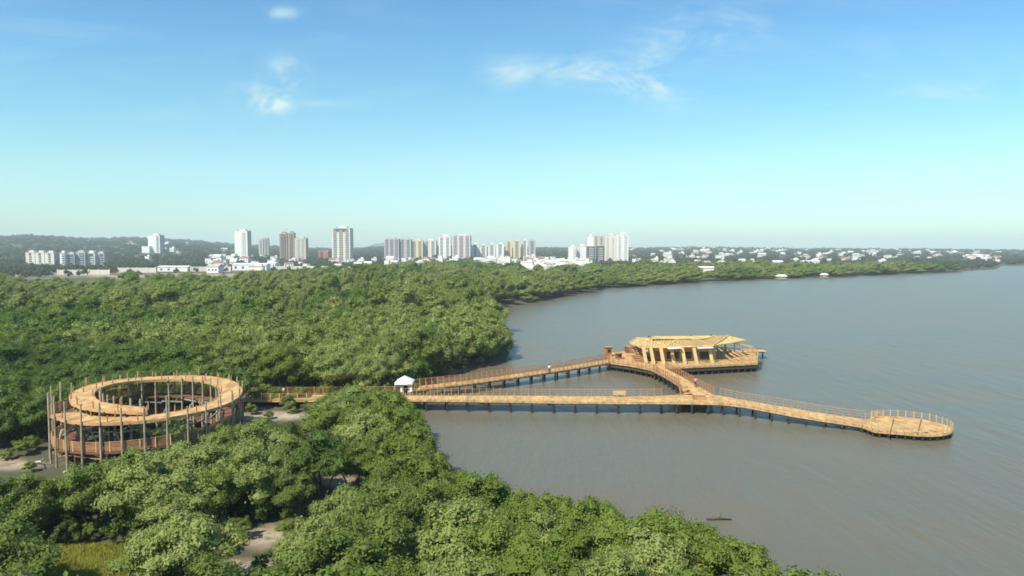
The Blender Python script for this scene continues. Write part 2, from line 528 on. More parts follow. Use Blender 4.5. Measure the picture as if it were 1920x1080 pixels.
def build_water():
    m = bpy.data.materials.new("lagoon_water")
    m.use_nodes = True
    nt = m.node_tree; N, L = nt.nodes.new, nt.links.new
    b = nt.nodes["Principled BSDF"]
    b.inputs["Roughness"].default_value = .30
    b.inputs["IOR"].default_value = 1.33
    b.inputs["Specular IOR Level"].default_value = .34
    geo = N("ShaderNodeNewGeometry")

    def nz(scale, detail, sx=1, sy=1, rot=0, rough=.55):
        mp = N("ShaderNodeMapping"); L(geo.outputs["Position"], mp.inputs[0]); mp.inputs["Scale"].default_value = (sx, sy, 1); mp.inputs["Rotation"].default_value = (0, 0, rot)
        n = N("ShaderNodeTexNoise"); L(mp.outputs[0], n.inputs[0]); n.inputs["Scale"].default_value = scale; n.inputs["Detail"].default_value = detail; n.inputs["Roughness"].default_value = rough
        return n.outputs[0]

    def M_(op, a, bb):
        n = N("ShaderNodeMath"); n.operation = op
        for i, v in enumerate((a, bb)):
            if isinstance(v, (int, float)): n.inputs[i].default_value = v
            else: L(v, n.inputs[i])
        return n.outputs[0]
    silt = nz(.016, 6, 1, 2.2, .3)
    streak = nz(.05, 4, 3.2, .55, .9)
    tot = M_('ADD', M_('MULTIPLY', silt, .8), M_('MULTIPLY', streak, .35))
    mr = N("ShaderNodeMapRange"); L(tot, mr.inputs[0]); mr.inputs[1].default_value = .42; mr.inputs[2].default_value = .75
    mx = N("ShaderNodeMix"); mx.data_type = 'RGBA'; L(mr.outputs[0], mx.inputs[0])
    mx.inputs[6].default_value = (0.158, 0.124, 0.074, 1)
    mx.inputs[7].default_value = (0.120, 0.126, 0.098, 1)
    L(mx.outputs[2], b.inputs["Base Color"])
    w1 = nz(.9, 3, 1.8, .55, .75)
    w2 = nz(3.0, 3, 1.3, .8, .6)
    w3 = nz(.16, 2, 2.6, .5, .75)
    h = M_('ADD', M_('ADD', M_('MULTIPLY', w1, .10), M_('MULTIPLY', w2, .035)), M_('MULTIPLY', w3, .35))
    bp = N("ShaderNodeBump"); L(h, bp.inputs["Height"]); bp.inputs["Strength"].default_value = .75; bp.inputs["Distance"].default_value = 1.0
    L(bp.outputs[0], b.inputs["Normal"])
    S = 6900.0
    o = MB().add([(-2000, -400, 0), (S, -400, 0), (S, S, 0), (-2000, S, 0)], [(0, 1, 2, 3)]).build("water", m)
    tag(o, "calm grey-green lagoon with fine ripples", kind="structure")


build_ground()
build_water()

# ------------------------------------------------------------------ boardwalks
ZD = 1.7


def resample(pts, step, closed=False):
    pts = [Vector(p) for p in pts]
    if closed: pts.append(pts[0])
    seg = [(pts[i + 1] - pts[i]).length for i in range(len(pts) - 1)]
    Lt = sum(seg)
    n = max(1, round(Lt / step))
    out = []
    for k in range(n + (0 if closed else 1)):
        s = Lt * k / n
        i = 0
        while i < len(seg) - 1 and s > seg[i]:
            s -= seg[i]; i += 1
        out.append(pts[i].lerp(pts[i + 1], min(1, s / max(seg[i], 1e-6))))
    return out


def railing(parent, pts, m, mpost, step=1.25, h=1.15, closed=False, posts=True, tall=0.0, rr=.055, seed=1, dense=False):
    """top rail, toe rail and ropes are one part; every post under it is a sub-part"""
    rng = random.Random(seed)
    P = resample(pts, step, closed)
    b = MB()
    n = len(P)
    for i in range(n if closed else n - 1):
        p, q = P[i], P[(i + 1) % n]
        zt_ = h if dense else h * .86
        b.beam(p + Vector((0, 0, zt_)), q + Vector((0, 0, zt_)), .08 if dense else .04, .06 if dense else .03)
        for k in ((.2, .4, .6, .8) if dense else (.3, .6)):
            b.beam(p + Vector((0, 0, h * k)), q + Vector((0, 0, h * k)), .03, .05 if dense else .018)
    r = b.build("railing", m, parent)
    if posts:
        pw = .13 if dense else .10
        me = MB().box((0, 0, (h + tall) / 2), (pw, pw, h + tall)).build("railing_post", mpost, r)
        me.location = P[0]
        first = me
        for i, p in enumerate(P[1:]):
            c = first.copy(); COL.objects.link(c); c.parent = r
            c.location = p; c.rotation_euler = (0, 0, rng.uniform(-.1, .1)); c.scale = (1, 1, rng.uniform(.97, 1.10))
    return r


def edge_ribbon(L_, R_, name, m, parent, ztop=None, th=.16):
    """a deck between two matched edge lines (3D points)"""
    b = MB()
    n = len(L_)
    vs = []
    for a, c in zip(L_, R_):
        a, c = Vector(a), Vector(c)
        vs += [a, c, c - Vector((0, 0, th)), a - Vector((0, 0, th))]
    fs = []
    for i in range(n - 1):
        o = i * 4
        for k in range(4):
            fs.append((o + k, o + 4 + k, o + 4 + (k + 1) % 4, o + (k + 1) % 4))
    fs += [(0, 1, 2, 3), tuple((n - 1) * 4 + k for k in (3, 2, 1, 0))]
    b.add(vs, fs)
    return b.build(name, m, parent)


def piles_under(parent, L_, R_, step, r=.16, inset=.35, brace_every=3, zbot=-1.2, zt=None, capbeam=True):
    n = max(2, round(sum((Vector(L_[i + 1]) - Vector(L_[i])).length for i in range(len(L_) - 1)) / step) + 1)

    def even(E):
        E = [Vector(p) for p in E]
        cum = [0]
        for i in range(len(E) - 1): cum.append(cum[-1] + (E[i + 1] - E[i]).length)
        res = []
        for k in range(n):
            s = cum[-1] * k / (n - 1)
            i = max(j for j in range(len(cum)) if cum[j] <= s + 1e-9); i = min(i, len(E) - 2)
            res.append(E[i].lerp(E[i + 1], (s - cum[i]) / max(1e-6, cum[i + 1] - cum[i])))
        return res
    A, B = even(L_), even(R_)
    first = None
    braces = MB()
    for k in range(n):
        a, b = A[k], B[k]
        d = (b - a).normalized()
        pa, pb = a + d * inset, b - d * inset
        if capbeam:
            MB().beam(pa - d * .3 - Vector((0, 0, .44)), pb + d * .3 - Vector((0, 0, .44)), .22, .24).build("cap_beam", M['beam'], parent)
        for p in (pa, pb):
            if first is None:
                first = MB().tube([(0, 0, zbot), (0, 0, 1.14)], r, 8).build("pile", M['pile'], parent)
                first.location = (p.x, p.y, p.z - ZD)
            else:
                c = first.copy(); COL.objects.link(c); c.parent = parent
                c.location = (p.x, p.y, p.z - ZD)
        if k and brace_every and k % brace_every == 1:
            q = A[k - 1] + d * inset
            MB().beam(Vector((pa.x, pa.y, .25)), Vector((q.x, q.y, 1.05)), .10, .12).build("brace", M['brace'], parent)
    for E, s in ((A, 1), (B, -1)):
        b = MB()
        for k in range(n - 1):
            d1 = (B[k] - A[k]).normalized() * (inset * .55) * s
            d2 = (B[k + 1] - A[k + 1]).normalized() * (inset * .55) * s
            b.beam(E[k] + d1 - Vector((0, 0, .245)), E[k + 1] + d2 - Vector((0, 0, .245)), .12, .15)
        b.build("side_beam", M['beam'], parent)


def V(px, py, z=ZD): return W(px, py, z)


# straight front boardwalk, shore to junction
bw = tag(empty("boardwalk", V(1000, 750, 0)), "long straight timber boardwalk on dark piles in front, from shore trees to junction", "boardwalk")
bw_loc = Vector(bw.location)


def rel(root, pts): return [Vector(p) - Vector(root.location) for p in pts]


near = [V(760, 751.0), V(900, 752.6), V(1061, 755.2), V(1176, 756.0), V(1240, 756.0)]
far = [V(755, 741.2), V(900, 741.8), V(1061, 742.8), V(1176, 743.2), V(1240, 742.2)]
edge_ribbon(rel(bw, far), rel(bw, near), "deck", M['deck'], bw)
piles_under(bw, rel(bw, far), rel(bw, near), 3.45)
railing(bw, rel(bw, near), M['rail_pale'], M['rail_pale'], 1.1, 1.15, seed=1)
railing(bw, rel(bw, far), M['rail_pale'], M['rail'], 1.1, 1.25, seed=2)

# junction and curved boardwalk with round end platform
cb = tag(empty("boardwalk", V(1450, 760, 0)), "curving timber boardwalk that runs right from the junction and ends in a round platform", "boardwalk")
ZE = .8
near2 = [V(1240, 756.0), V(1300, 756.4), V(1350, 757.6), V(1395, 762.5, 1.65), V(1437, 770.5, 1.5), V(1482, 779, 1.3), V(1530, 787, 1.1), V(1572, 793, .95), V(1615, 800, ZE)]
far2 = [V(1240, 742.2), V(1300, 738), V(1350, 741.5), V(1395, 750.5, 1.65), V(1437, 757.5, 1.5), V(1482, 764.5, 1.3), V(1530, 773, 1.1), V(1572, 779.5, .95), V(1622, 786, ZE)]
C0 = V(1709, 798, ZD)
C0 = Vector((54.15, 92.4, ZE)); RP = 5.0
edge_ribbon(rel(cb, far2), rel(cb, near2), "deck", M['deck'], cb)
piles_under(cb, rel(cb, far2), rel(cb, near2), 2.6, brace_every=2)
railing(cb, rel(cb, near2[:]), M['rail_pale'], M['rail_pale'], 1.1, 1.15, seed=3)
railing(cb, rel(cb, far2[2:]), M['rail_pale'], M['rail'], 1.0, 1.3, seed=4)
# round platform: disc plus a flared neck, one slab
circ = []
for k in range(0, 61):
    a = math.radians(-150 + 300 * k / 60)
    circ.append(Vector((C0.x + RP * 1.07 * math.cos(a), C0.y + RP * 1.04 * math.sin(a), ZE)))
# a = 0 points to +x; the neck is on the -x side
pe = [near2[-1], V(1640, 809.5, ZE)] + circ[6:-6] + [V(1655, 783.5, ZE), far2[-1]]
pc = rel(cb, pe)
MB().slab([(p.x, p.y) for p in pc], ZE, ZE - .16).build("round_platform", M['deck'], cb)
railing(cb, pc, M['rail_pale'], M['rail_pale'], 1.0, .95, seed=5)
for p in resample(pc, 1.05):
    q = Vector((p.x, p.y, 0)); cc = Vector((C0.x, C0.y, 0)) - Vector(cb.location); cc.z = 0
    q = q + (cc - q).normalized() * .22
    MB().tube([(q.x, q.y, -1.2), (q.x, q.y, ZE - .16)], .13, 8).build("rim_pile", M['pile'], cb)
b = MB()
ri = resample([p + ((Vector((C0.x, C0.y, ZE)) - Vector(cb.location)) - p).normalized() * .5 for p in pc], 1.0)
for i in range(len(ri) - 1): b.beam(ri[i] - Vector((0, 0, .28)), ri[i + 1] - Vector((0, 0, .28)), .14, .24)
b.build("rim_beam", M['beam'], cb)
b = MB()
for px in (1676, 1728):
    p, q = V(px, 786, ZE), V(px - 8, 816, ZE)
    b.beam(p + Vector((0, 0, .006)) - Vector(cb.location), q + Vector((0, 0, .006)) - Vector(cb.location), .16, .02)
b.build("joint_strip", M['rail_dark'], cb)
for px, py in ((1715, 812), (1735, 812), (1752, 809)):
    p = V(px, py, ZE) - Vector(cb.location)
    MB().box((p.x, p.y, ZE + .22), (.9, .35, .08)).box((p.x - .3, p.y, ZE + .09), (.08, .3, .18)).box((p.x + .3, p.y, ZE + .09), (.08, .3, .18)).build("bench_seat", M['rail_pale'], cb)

# rear boardwalk
rb = tag(empty("boardwalk", V(960, 710, 0)), "rear reddish timber boardwalk running diagonally from the shore up to the pavilion", "boardwalk")
near3 = [V(766, 734), V(810, 728.5), V(875, 720.5), V(978, 706.5), V(1060, 694), V(1143, 680.5)]
far3 = [V(764, 726), V(810, 721), V(875, 714), V(978, 700), V(1060, 688), V(1143, 673.0)]
edge_ribbon(rel(rb, far3), rel(rb, near3), "deck", M['deck'], rb)
piles_under(rb, rel(rb, far3), rel(rb, near3), 3.3, brace_every=2)
railing(rb, rel(rb, near3), M['rail'], M['deck_red'], 1.1, 1.15, seed=6, dense=True)
railing(rb, rel(rb, far3), M['rail'], M['deck_red'], 1.1, 1.2, seed=7, dense=True)

# link boardwalk between pavilion platform and junction
lb = tag(empty("boardwalk", V(1280, 715, 0)), "short timber boardwalk linking the pavilion platform down to the front junction", "boardwalk")
nearl = [V(1226, 696.5), V(1249, 708.5), V(1272, 723), V(1276, 740.2)]
farl = [V(1248, 690.5), V(1278, 706), V(1306, 722), V(1338, 740.6)]
edge_ribbon(rel(lb, farl), rel(lb, nearl), "deck", M['deck'], lb)
piles_under(lb, rel(lb, farl), rel(lb, nearl), 2.6, brace_every=0)
railing(lb, rel(lb, nearl), M['rail'], M['rail'], 1.2, 1.15, seed=8, dense=True)
railing(lb, rel(lb, farl), M['rail'], M['deck_red'], 1.2, 1.15, seed=9, dense=True)

# shore boardwalk from the tent to the ramp tower
sb = tag(empty("boardwalk", V(600, 745, 0)), "timber boardwalk on land between the round ramp tower and the white tent", "boardwalk")
nears = [V(440, 752), V(520, 752), V(600, 751.5), V(700, 751), V(760, 751)]
fars = [V(440, 740), V(520, 739.5), V(600, 739.5), V(700, 738), V(755, 738)]
edge_ribbon(rel(sb, fars), rel(sb, nears), "deck", M['deck'], sb)
piles_under(sb, rel(sb, fars), rel(sb, nears), 3.6, brace_every=0)
railing(sb, rel(sb, nears), M['rail'], M['rail_pale'], 1.4, 1.15, seed=10, dense=True)
railing(sb, rel(sb, fars), M['rail'], M['rail'], 1.4, 1.15, seed=11, dense=True)

# ------------------------------------------------------------------ pavilion platform and pavilion
pp = tag(empty("platform", V(1290, 675, 0)), "wide timber platform on piles in the lagoon that carries the pavilion", "platform")
ppoly = [V(1141, 680), V(1184, 686), V(1212, 691.5), V(1232, 697), V(1250, 690.5), V(1335, 686.5), V(1420, 682), V(1422, 668), V(1404, 658), V(1300, 655), V(1190, 657), V(1136, 662)]
pl = rel(pp, ppoly)
MB().slab([(p.x, p.y) for p in pl], ZD + .02, ZD - .2).build("deck", M['deck'], pp)
b = MB()
inner = [p * .985 for p in pl]
for i in range(len(inner)):
    p, q = inner[i], inner[(i + 1) % len(inner)]
    b.beam((p.x, p.y, ZD - .56), (q.x, q.y, ZD - .56), .16, .70)  # beam deepened so its dark face stands in for the underside's shade
b.build("shade_edge_beam", M['beam'], pp)
for p in resample([Vector((q.x, q.y, 0)) * .97 for q in pl], 1.5, closed=True):
    MB().tube([(p.x, p.y, -1.2), (p.x, p.y, ZD - .2)], .17, 8).build("pile", M['pile'], pp)
for gx in np.arange(-12, 14, 2.6):
    for gy in np.arange(-7, 12, 4.0):
        MB().tube([(gx, gy, -1.2), (gx, gy, ZD - .2)], .17, 8).build("pile", M['pile'], pp)
railing(pp, [p.copy() + Vector((0, 0, .02)) for p in (pl[0], pl[1], pl[2], pl[3])], M['rail'], M['rail'], 1.15, 1.15, seed=12, dense=True)
railing(pp, [p.copy() + Vector((0, 0, .02)) for p in (pl[4], pl[5], pl[6], pl[7], pl[8])], M['rail_pale'], M['rail_pale'], 1.15, 1.15, seed=13, dense=True)
railing(pp, [p.copy() + Vector((0, 0, .02)) for p in (pl[9], pl[10], pl[11])], M['rail'], M['rail'], 1.5, 1.15, seed=14)

pv = tag(empty("pavilion", V(1280, 676, ZD)), "open timber pavilion with a broad flat yellow board roof on slanting columns", "pavilion")
PO = Vector(pv.location)
ZR = 5.3
yf, yb = 138.0, 151.0


def RX(px, py, y, z=None):
    p = at_depth(px, py, y); return Vector((p.x, y, p.z if z is None else z))


def q2(px, y, z): return Vector(((px - 960) / F * (y * cP + (H - z) * sP), y, z)) - PO


# roof: three folded strips, slightly sloping, with raised ribs
rf = MB()
roofpoly = [q2(1181, 145, 4.95), q2(1199, 138.4, 5.0), q2(1250, 137.4, 5.1), q2(1338, 138.2, 5.3), q2(1400, 147, 5.2), q2(1366, 152, 5.5), q2(1280, 151.5, 5.35), q2(1195, 151, 5.15)]
n = len(roofpoly)
ctr = sum(roofpoly, Vector()) / n + Vector((0, 0, .03))
vs = roofpoly + [ctr] + [p - Vector((0, 0, .22)) for p in roofpoly] + [ctr - Vector((0, 0, .22))]
fs = [(i, (i + 1) % n, n) for i in range(n)] + [((i + 1) % n + n + 1, i + n + 1, 2 * n + 1) for i in range(n)] + [(i, i + n + 1, (i + 1) % n + n + 1, (i + 1) % n) for i in range(n)]
rf.add(vs, fs)
roof = rf.build("roof", M['roof'], pv)
for a, c in ((0, 7), (1, 7), (2, 7), (2, 6), (3, 6), (3, 5)):
    MB().beam(roofpoly[a] + Vector((0, 0, .10)), roofpoly[c] + Vector((0, 0, .10)), .22, .16).build("roof_rib", M['column'], roof)
bt_m = MB()
for k in range(27):
    t = (k + .5) / 27
    a_ = roofpoly[7].lerp(roofpoly[5], t); c_ = roofpoly[1].lerp(roofpoly[3], t)
    bt_m.beam(a_ + Vector((0, 0, .13)), c_ + Vector((0, 0, .13)), .16, .10)
bt_m.build("batten_layer", M['column'], roof)
up_ = MB()
P0, P1 = roofpoly[7].lerp(roofpoly[1], .38), roofpoly[5].lerp(roofpoly[3], .38)
up_.slab([(P0.x + 3, P0.y), (P1.x - 4, P1.y), (roofpoly[5].x - 3, roofpoly[5].y - .6), (roofpoly[7].x + 3.5, roofpoly[7].y - .6)], 5.62 - ZD, 5.5 - ZD)
up_.build("upper_roof_layer", M['roof'], roof)
for t in (.12, .35, .58, .8):
    p = roofpoly[7].lerp(roofpoly[5], t)
    MB().box((p.x, p.y - .5, p.z + .2), (.35, .35, .35)).build("post_top", M['beam'], roof)  # small dark block standing for a post top above the roof
for (a, b_, y) in ((1252, 1277, 137.0), (1308, 1337, 137.6)):
    p, q = q2(a, y - .5, 4.9), q2(b_, y - .5, 5.05)
    MB().beam(p, q, 1.3, .10).build("awning", M['offwhite'], pv)
# slanting columns, front row and rear row
for px, y in ((1210, 138.0), (1224, 137.0), (1243, 136.6), (1262, 138.6), (1283, 136.8), (1305, 137.0), (1334, 137.8)):
    t = q2(px - 4, y + .3, 4.92); bt = q2(px + 2, y - .9, ZD + .02)
    MB().beam(bt, t, .55, .38).build("column", M['column'], pv)
for px, y in ((1200, 149), (1240, 149.5), (1280, 149.5), (1320, 150), (1360, 150)):
    t = q2(px, y, 4.95); bt = q2(px, y, ZD + .02)
    MB().beam(bt, t, .4, .35).build("column", M['column'], pv)
# enclosed room with windows and a door
rm = MB()
x0, x1 = q2(1228, 140.5, ZD).x, q2(1342, 140.5, ZD).x
y0, y1 = 140.5 - PO.y, 147.5 - PO.y
wall = MB().box(((x0 + x1) / 2, (y0 + y1) / 2, .02 + 1.52), (x1 - x0, y1 - y0, 3.0)).build("wall", M['wall'], pv)
for px, w in ((1256, 1.6), (1269, 1.2), (1288, 2.1), (1304, 1.0), (1322, 2.6)):
    c = q2(px, 140.5, ZD)
    fr = MB()
    for sx in (-1, 1): fr.box((c.x + sx * w / 2, y0 - .04, 1.25), (.10, .12, 1.7))
    for zz in (.42, 2.08): fr.box((c.x, y0 - .045, zz), (w + .09, .13, .10))
    f_ = fr.build("window", M['column'], wall)
    MB().box((c.x, y0 - .012, 1.25), (w - .1, .02, 1.56)).build("pane", M['glass'], wall)
c = q2(1233, 140.5, ZD)
MB().box((c.x, y0 - .02, 1.05), (.95, .04, 2.05)).build("door", M['rail_dark'], wall)
# stair and sloping frames at the left, pergola frames at the right
st = MB()
for k in range(8):
    p = q2(1186 + k * 2.6, 146 - k * 1.05, ZD)
    st.box((p.x, p.y, .1 + (7 - k) * .28), (2.6, .9, .12), -.5)
st.build("stair", M['deck_red'], pv)
for k in range(3):
    MB().beam(q2(1184 + k * 7, 148.5 - k, ZD + 2.3), q2(1203 + k * 7, 139.5 - k, ZD + .1), .14, .3).build("stringer", M['rail'], pv)
for k, (xa, xb) in enumerate(((1338, 1376), (1352, 1392), (1366, 1404), (1380, 1414))):
    MB().beam(q2(xa, 146 - k * .8, 3.9 - k * .2), q2(xb, 139.2 + k * .5, ZD + .15), .30, .22).build("slanting_frame", M['deck'], pv)
for k in range(4):
    MB().beam(q2(1345 + k * 16, 150.5, ZD), q2(1345 + k * 16, 150.5, 4.7 - k * .35), .16, .16).build("frame_post", M['rail'], pv)
MB().beam(q2(1340, 150.5, 4.75), q2(1412, 150.5, 3.3), .2, .2).build("frame_beam", M['rail_pale'], pv)
MB().beam(q2(1340, 145.5, 3.95), q2(1420, 146.5, 3.0), .2, .2).build("frame_beam", M['rail_pale'], pv)

jt = tag(empty("jetty", V(1418, 658, 0)), "small jetty slab with a pale timber top and dark underside beyond the pavilion's right end", "jetty")
JO = Vector(jt.location)
MB().beam(V(1402, 657.5, 1.9) - JO, V(1434, 657.5, 1.9) - JO, 2.4, .2).build("deck", M['rail_pale'], jt)
MB().beam(V(1404, 657.5, 1.5) - JO, V(1432, 657.5, 1.5) - JO, 2.2, .62).build("beam", M['beam'], jt)
for px in (1406, 1418, 1430):
    p = V(px, 657.5, 1.5) - JO
    MB().tube([(p.x, p.y, -1.2), (p.x, p.y, 1.3)], .16, 8).build("pile", M['pile'], jt)


def kiosk(px, py, w, d, h, label, m=None):
    k = tag(empty("kiosk", V(px, py, ZD + .02), .3), label, "kiosk")
    MB().box((0, 0, h / 2), (w, d, h)).build("wall", m or M['rail_dark'], k)
    MB().box((0, 0, h + .06), (w + .4, d + .4, .12)).build("roof", M['rail'], k)
    MB().box((0, -d / 2 - .012, h * .6), (w * .6, .02, h * .35)).build("counter_opening", M['glass'], k)


kiosk(1160, 673, 1.1, 1.0, 1.2, "small dark kiosk standing on the left part of the pavilion platform")
kiosk(1178, 661, 1.3, 1.1, 1.4, "brown kiosk behind the small dark kiosk, close to the pavilion stair")
kiosk(1140, 668, 1.3, 1.3, 2.0, "reddish gatehouse where the rear boardwalk meets the pavilion platform", M['deck_red'])


def bench(px, py, rz, w, label, z=ZD):
    k = tag(empty("bench", V(px, py, z), rz), label, "bench", "benches on the boardwalks")
    MB().box((0, 0, .45), (w, .5, .08)).build("seat", M['rail_pale'], k)
    MB().box((0, .26, .75), (w, .07, .42)).build("backrest", M['rail_pale'], k)
    for sx in (-1, 1):
        MB().box((sx * w * .42, 0, .205), (.12, .45, .41)).build("leg", M['rail'], k)


bench(1162, 744.5, 0, 2.0, "pale timber bench by the far rail of the straight front boardwalk")
bench(1284, 736, .5, 1.8, "timber bench at the foot of the link boardwalk by the junction")
pb = tag(empty("planter", V(1310, 748, ZD + .004)), "square brown timber planter box in the middle of the boardwalk junction", "planter")
MB().box((0, 0, .35), (1.7, 1.3, .7)).build("box", M['deck_red'], pb)
MB().box((0, 0, .73), (1.9, 1.5, .07)).build("rim", M['rail_pale'], pb)

# white tent
tn = tag(empty("tent", W(759, 737, 1.0)), "white square canopy tent with a peaked roof where the boardwalks meet the shore", "tent")
tw = 1.45
b = MB()
b.add([(-tw, -tw, 2.0), (tw, -tw, 2.0), (tw, tw, 2.0), (-tw, tw, 2.0), (0, 0, 2.95)], [(0, 1, 4), (1, 2, 4), (2, 3, 4), (3, 0, 4)])
b.add([(-tw, -tw, 1.65), (tw, -tw, 1.65), (tw, tw, 1.65), (-tw, tw, 1.65), (-tw, -tw, 2.0), (tw, -tw, 2.0), (tw, tw, 2.0), (-tw, tw, 2.0)],
      [(0, 1, 5, 4), (1, 2, 6, 5), (2, 3, 7, 6), (3, 0, 4, 7)])
b.build("canopy", M['white'], tn)
for sx in (-1, 1):
    for sy in (-1, 1):
        MB().box((sx * (tw - .06), sy * (tw - .06), .75), (.07, .07, 2.45)).build("leg", M['offwhite'], tn)
for i, (dx, rz) in enumerate(((-.5, .2), (.75, -.4))):
    w = W(759, 739.5, 1.7)
    ch = tag(empty("chair", (w.x + dx, w.y + .4, 1.66), rz), "white plastic chair under the tent, %s of the pair" % ("left one" if i == 0 else "right one"), "chair", "chairs under the tent")
    MB().box((0, 0, .43), (.5, .5, .06)).build("seat", M['white'], ch)
    MB().box((0, .24, .72), (.5, .05, .55)).build("backrest", M['white'], ch)
    for sx in (-1, 1):
        for sy in (-1, 1): MB().box((sx * .2, sy * .2, .2), (.05, .05, .40)).build("leg", M['white'], ch)

# ------------------------------------------------------------------ people (a few pixels each)
skin = mat('skin', (0.30, 0.17, 0.11), .6)
hairm = mat('dark_hair', (0.02, 0.015, 0.012), .6)


def person(loc, rz, shirt, trousers, label, seed=0):
    root = tag(empty("person", loc, rz), label, "person", "people on the boardwalks")
    J = {'pel': (0, 0, .93, .145), 'wst': (0, 0, 1.10, .125), 'chs': (0, .0, 1.32, .15), 'nck': (0, 0, 1.48, .055), 'hd': (0, -.01, 1.60, .085), 'top': (0, 0, 1.70, .07)}
    for s, k in ((-1, 'l'), (1, 'r')):
        J.update({'hip' + k: (s * .10, 0, .88, .095), 'kn' + k: (s * .12, -.03 * s, .50, .062), 'an' + k: (s * .12, .04 * s, .09, .042), 'to' + k: (s * .13, -.14, .035, .035),
                  'sh' + k: (s * .18, 0, 1.40, .062), 'el' + k: (s * .25, .02, 1.14, .045), 'wr' + k: (s * .25, -.10, .92, .03), 'ha' + k: (s * .25, -.14, .84, .03)})
        for f in range(4): J['f%d%s' % (f, k)] = (s * (.25 + .018 * (f - 1.5)), -.16 - .012 * abs(f - 1.5), .76 - .008 * (f % 2), .011)
        J['th' + k] = (s * .215, -.17, .81, .011)
    keys = list(J)
    E = [('pel', 'wst'), ('wst', 'chs'), ('chs', 'nck'), ('nck', 'hd'), ('hd', 'top')]
    for k in 'lr':
        E += [('pel', 'hip' + k), ('hip' + k, 'kn' + k), ('kn' + k, 'an' + k), ('an' + k, 'to' + k), ('chs', 'sh' + k), ('sh' + k, 'el' + k), ('el' + k, 'wr' + k), ('wr' + k, 'ha' + k)]
        E += [('ha' + k, 'f%d%s' % (f, k)) for f in range(4)] + [('ha' + k, 'th' + k)]
    me = bpy.data.meshes.new("body")
    me.from_pydata([J[k][:3] for k in keys], [(keys.index(a), keys.index(b)) for a, b in E], [])
    o = bpy.data.objects.new("body", me)
    COL.objects.link(o)
    o.parent = root
    sm = o.modifiers.new("skin", 'SKIN')
    for i, k in enumerate(keys): me.skin_vertices[0].data[i].radius = (J[k][3],) * 2
    me.skin_vertices[0].data[0].use_root = True
    o.modifiers.new("sub", 'SUBSURF').levels = 1
    o.modifiers["sub"].render_levels = 1
    me.materials.append(skin)
    mm = me
    # shirt and trousers: slightly larger sleeves round trunk and legs
    sh = MB().tube([(0, 0, .90), (0, 0, 1.1), (0, 0, 1.33), (0, 0, 1.46)], [.17, .16, .185, .08], 12)
    for s in (-1, 1): sh.tube([(s * .15, 0, 1.41), (s * .25, .02, 1.15)], [.085, .065], 8)
    sh.build("shirt", shirt, root, True)
    tr = MB()
    for s in (-1, 1): tr.tube([(s * .085, 0, .97), (s * .12, -.03 * s, .50), (s * .12, .04 * s, .10)], [.125, .085, .065], 9)
    tr.build("trousers", trousers, root, True)
    MB().tube([(0, .015, 1.60), (0, .02, 1.68), (0, .015, 1.745)], [.10, .098, .04], 10).build("hair", hairm, root, True)
    return root


jeans = mat('dark_cloth', (0.03, 0.04, 0.07), .8)
pinkm = mat('pink_cloth', (0.65, 0.25, 0.25), .8)
yellowm = mat('cream_cloth', (0.7, 0.66, 0.45), .8)
person(V(1030, 700, ZD), .4, M['white'], jeans, "person in a white top standing on the rear diagonal boardwalk")
person(V(1304, 726, ZD), -.6, pinkm, jeans, "person in a pink top by the right rail of the link boardwalk")
person(V(532, 745, ZD), 1.0, yellowm, jeans, "person in a cream top on the shore boardwalk right of the ramp tower")

# ------------------------------------------------------------------ spiral ramp tower
RC = Vector((-44.8, 83.8, 0.0))
VD = Vector((RC.x, RC.y, 0)).normalized()          # away from the camera
VR = Vector((VD.y, -VD.x, 0))                      # to the right
tower = tag(empty("ramp_tower", (RC.x, RC.y, 0.45)), "round timber lookout tower of coiled ramps held by tall bare poles", "lookout tower")
TZ = .45


def ringp(psi, r, z):
    a = math.radians(psi)
    return VD * (math.cos(a) * r) + VR * (math.sin(a) * r) + Vector((0, 0, z - TZ))


def z_from(psi, r, py):
    p = ringp(psi, r, 0) + RC
    d = ray(960, py)
    # depth along camera axis ~ y*cP + (H-z)*sP; solve for z
    z = 6.0
    for _ in range(6):
        f = p.y * cP + (H - z) * sP
        z = H - ((py - 540) / F * f + p.y * sP) / cP * 1.0 if False else H - (f * (py - 540) / F + p.y * sP) / cP
    return z


#          psi    r     py of the deck's middle
UP = [(-110, 9.2, 775), (-135, 9.2, 786), (-160, 9.2, 787), (-180, 9.2, 783), (-205, 9.2, 771), (-230, 9.2, 757), (-255, 9.2, 740), (-270, 9.2, 730),
      (-290, 9.2, 717), (-320, 9.2, 708), (-350, 9.2, 708.5), (-375, 9.0, 712), (-400, 8.5, 720), (-425, 7.9, 733), (-450, 7.2, 747), (-475, 6.9, 757), (-500, 6.8, 763), (-525, 6.8, 767), (-537, 6.8, 769)]
UPZ = [(p, r, z_from(p, r, y)) for p, r, y in UP]
LOW = [(445, 9.2, 1.7), (400, 9.2, 1.8), (350, 9.2, 2.0), (300, 9.2, 2.3), (260, 9.2, 2.5), (200, 9.2, 2.8), (150, 9.2, 3.1), (110, 9.2, 3.6), (70, 9.2, 4.2), (30, 9.2, 4.9), (0, 9.2, 5.1), (-40, 9.2, 5.2), (-80, 9.2, 5.35)]


def coil(tab, step=4):
    tab = sorted(tab, key=lambda t: -t[0])
    ps = [t[0] for t in tab]
    n = int((ps[0] - ps[-1]) / step)
    out = []
    for k in range(n + 1):
        p = ps[0] + (ps[-1] - ps[0]) * k / n
        r = float(np.interp(-p, [-q for q in ps], [t[1] for t in tab])); z = float(np.interp(-p, [-q for q in ps], [t[2] for t in tab]))
        out.append((p, r, z))
    # smooth
    zs = [o[2] for o in out]
    for _ in range(3): zs = [zs[0]] + [(zs[i - 1] + zs[i] + zs[i + 1]) / 3 for i in range(1, len(zs) - 1)] + [zs[-1]]
    return [(o[0], o[1], z) for o, z in zip(out, zs)]


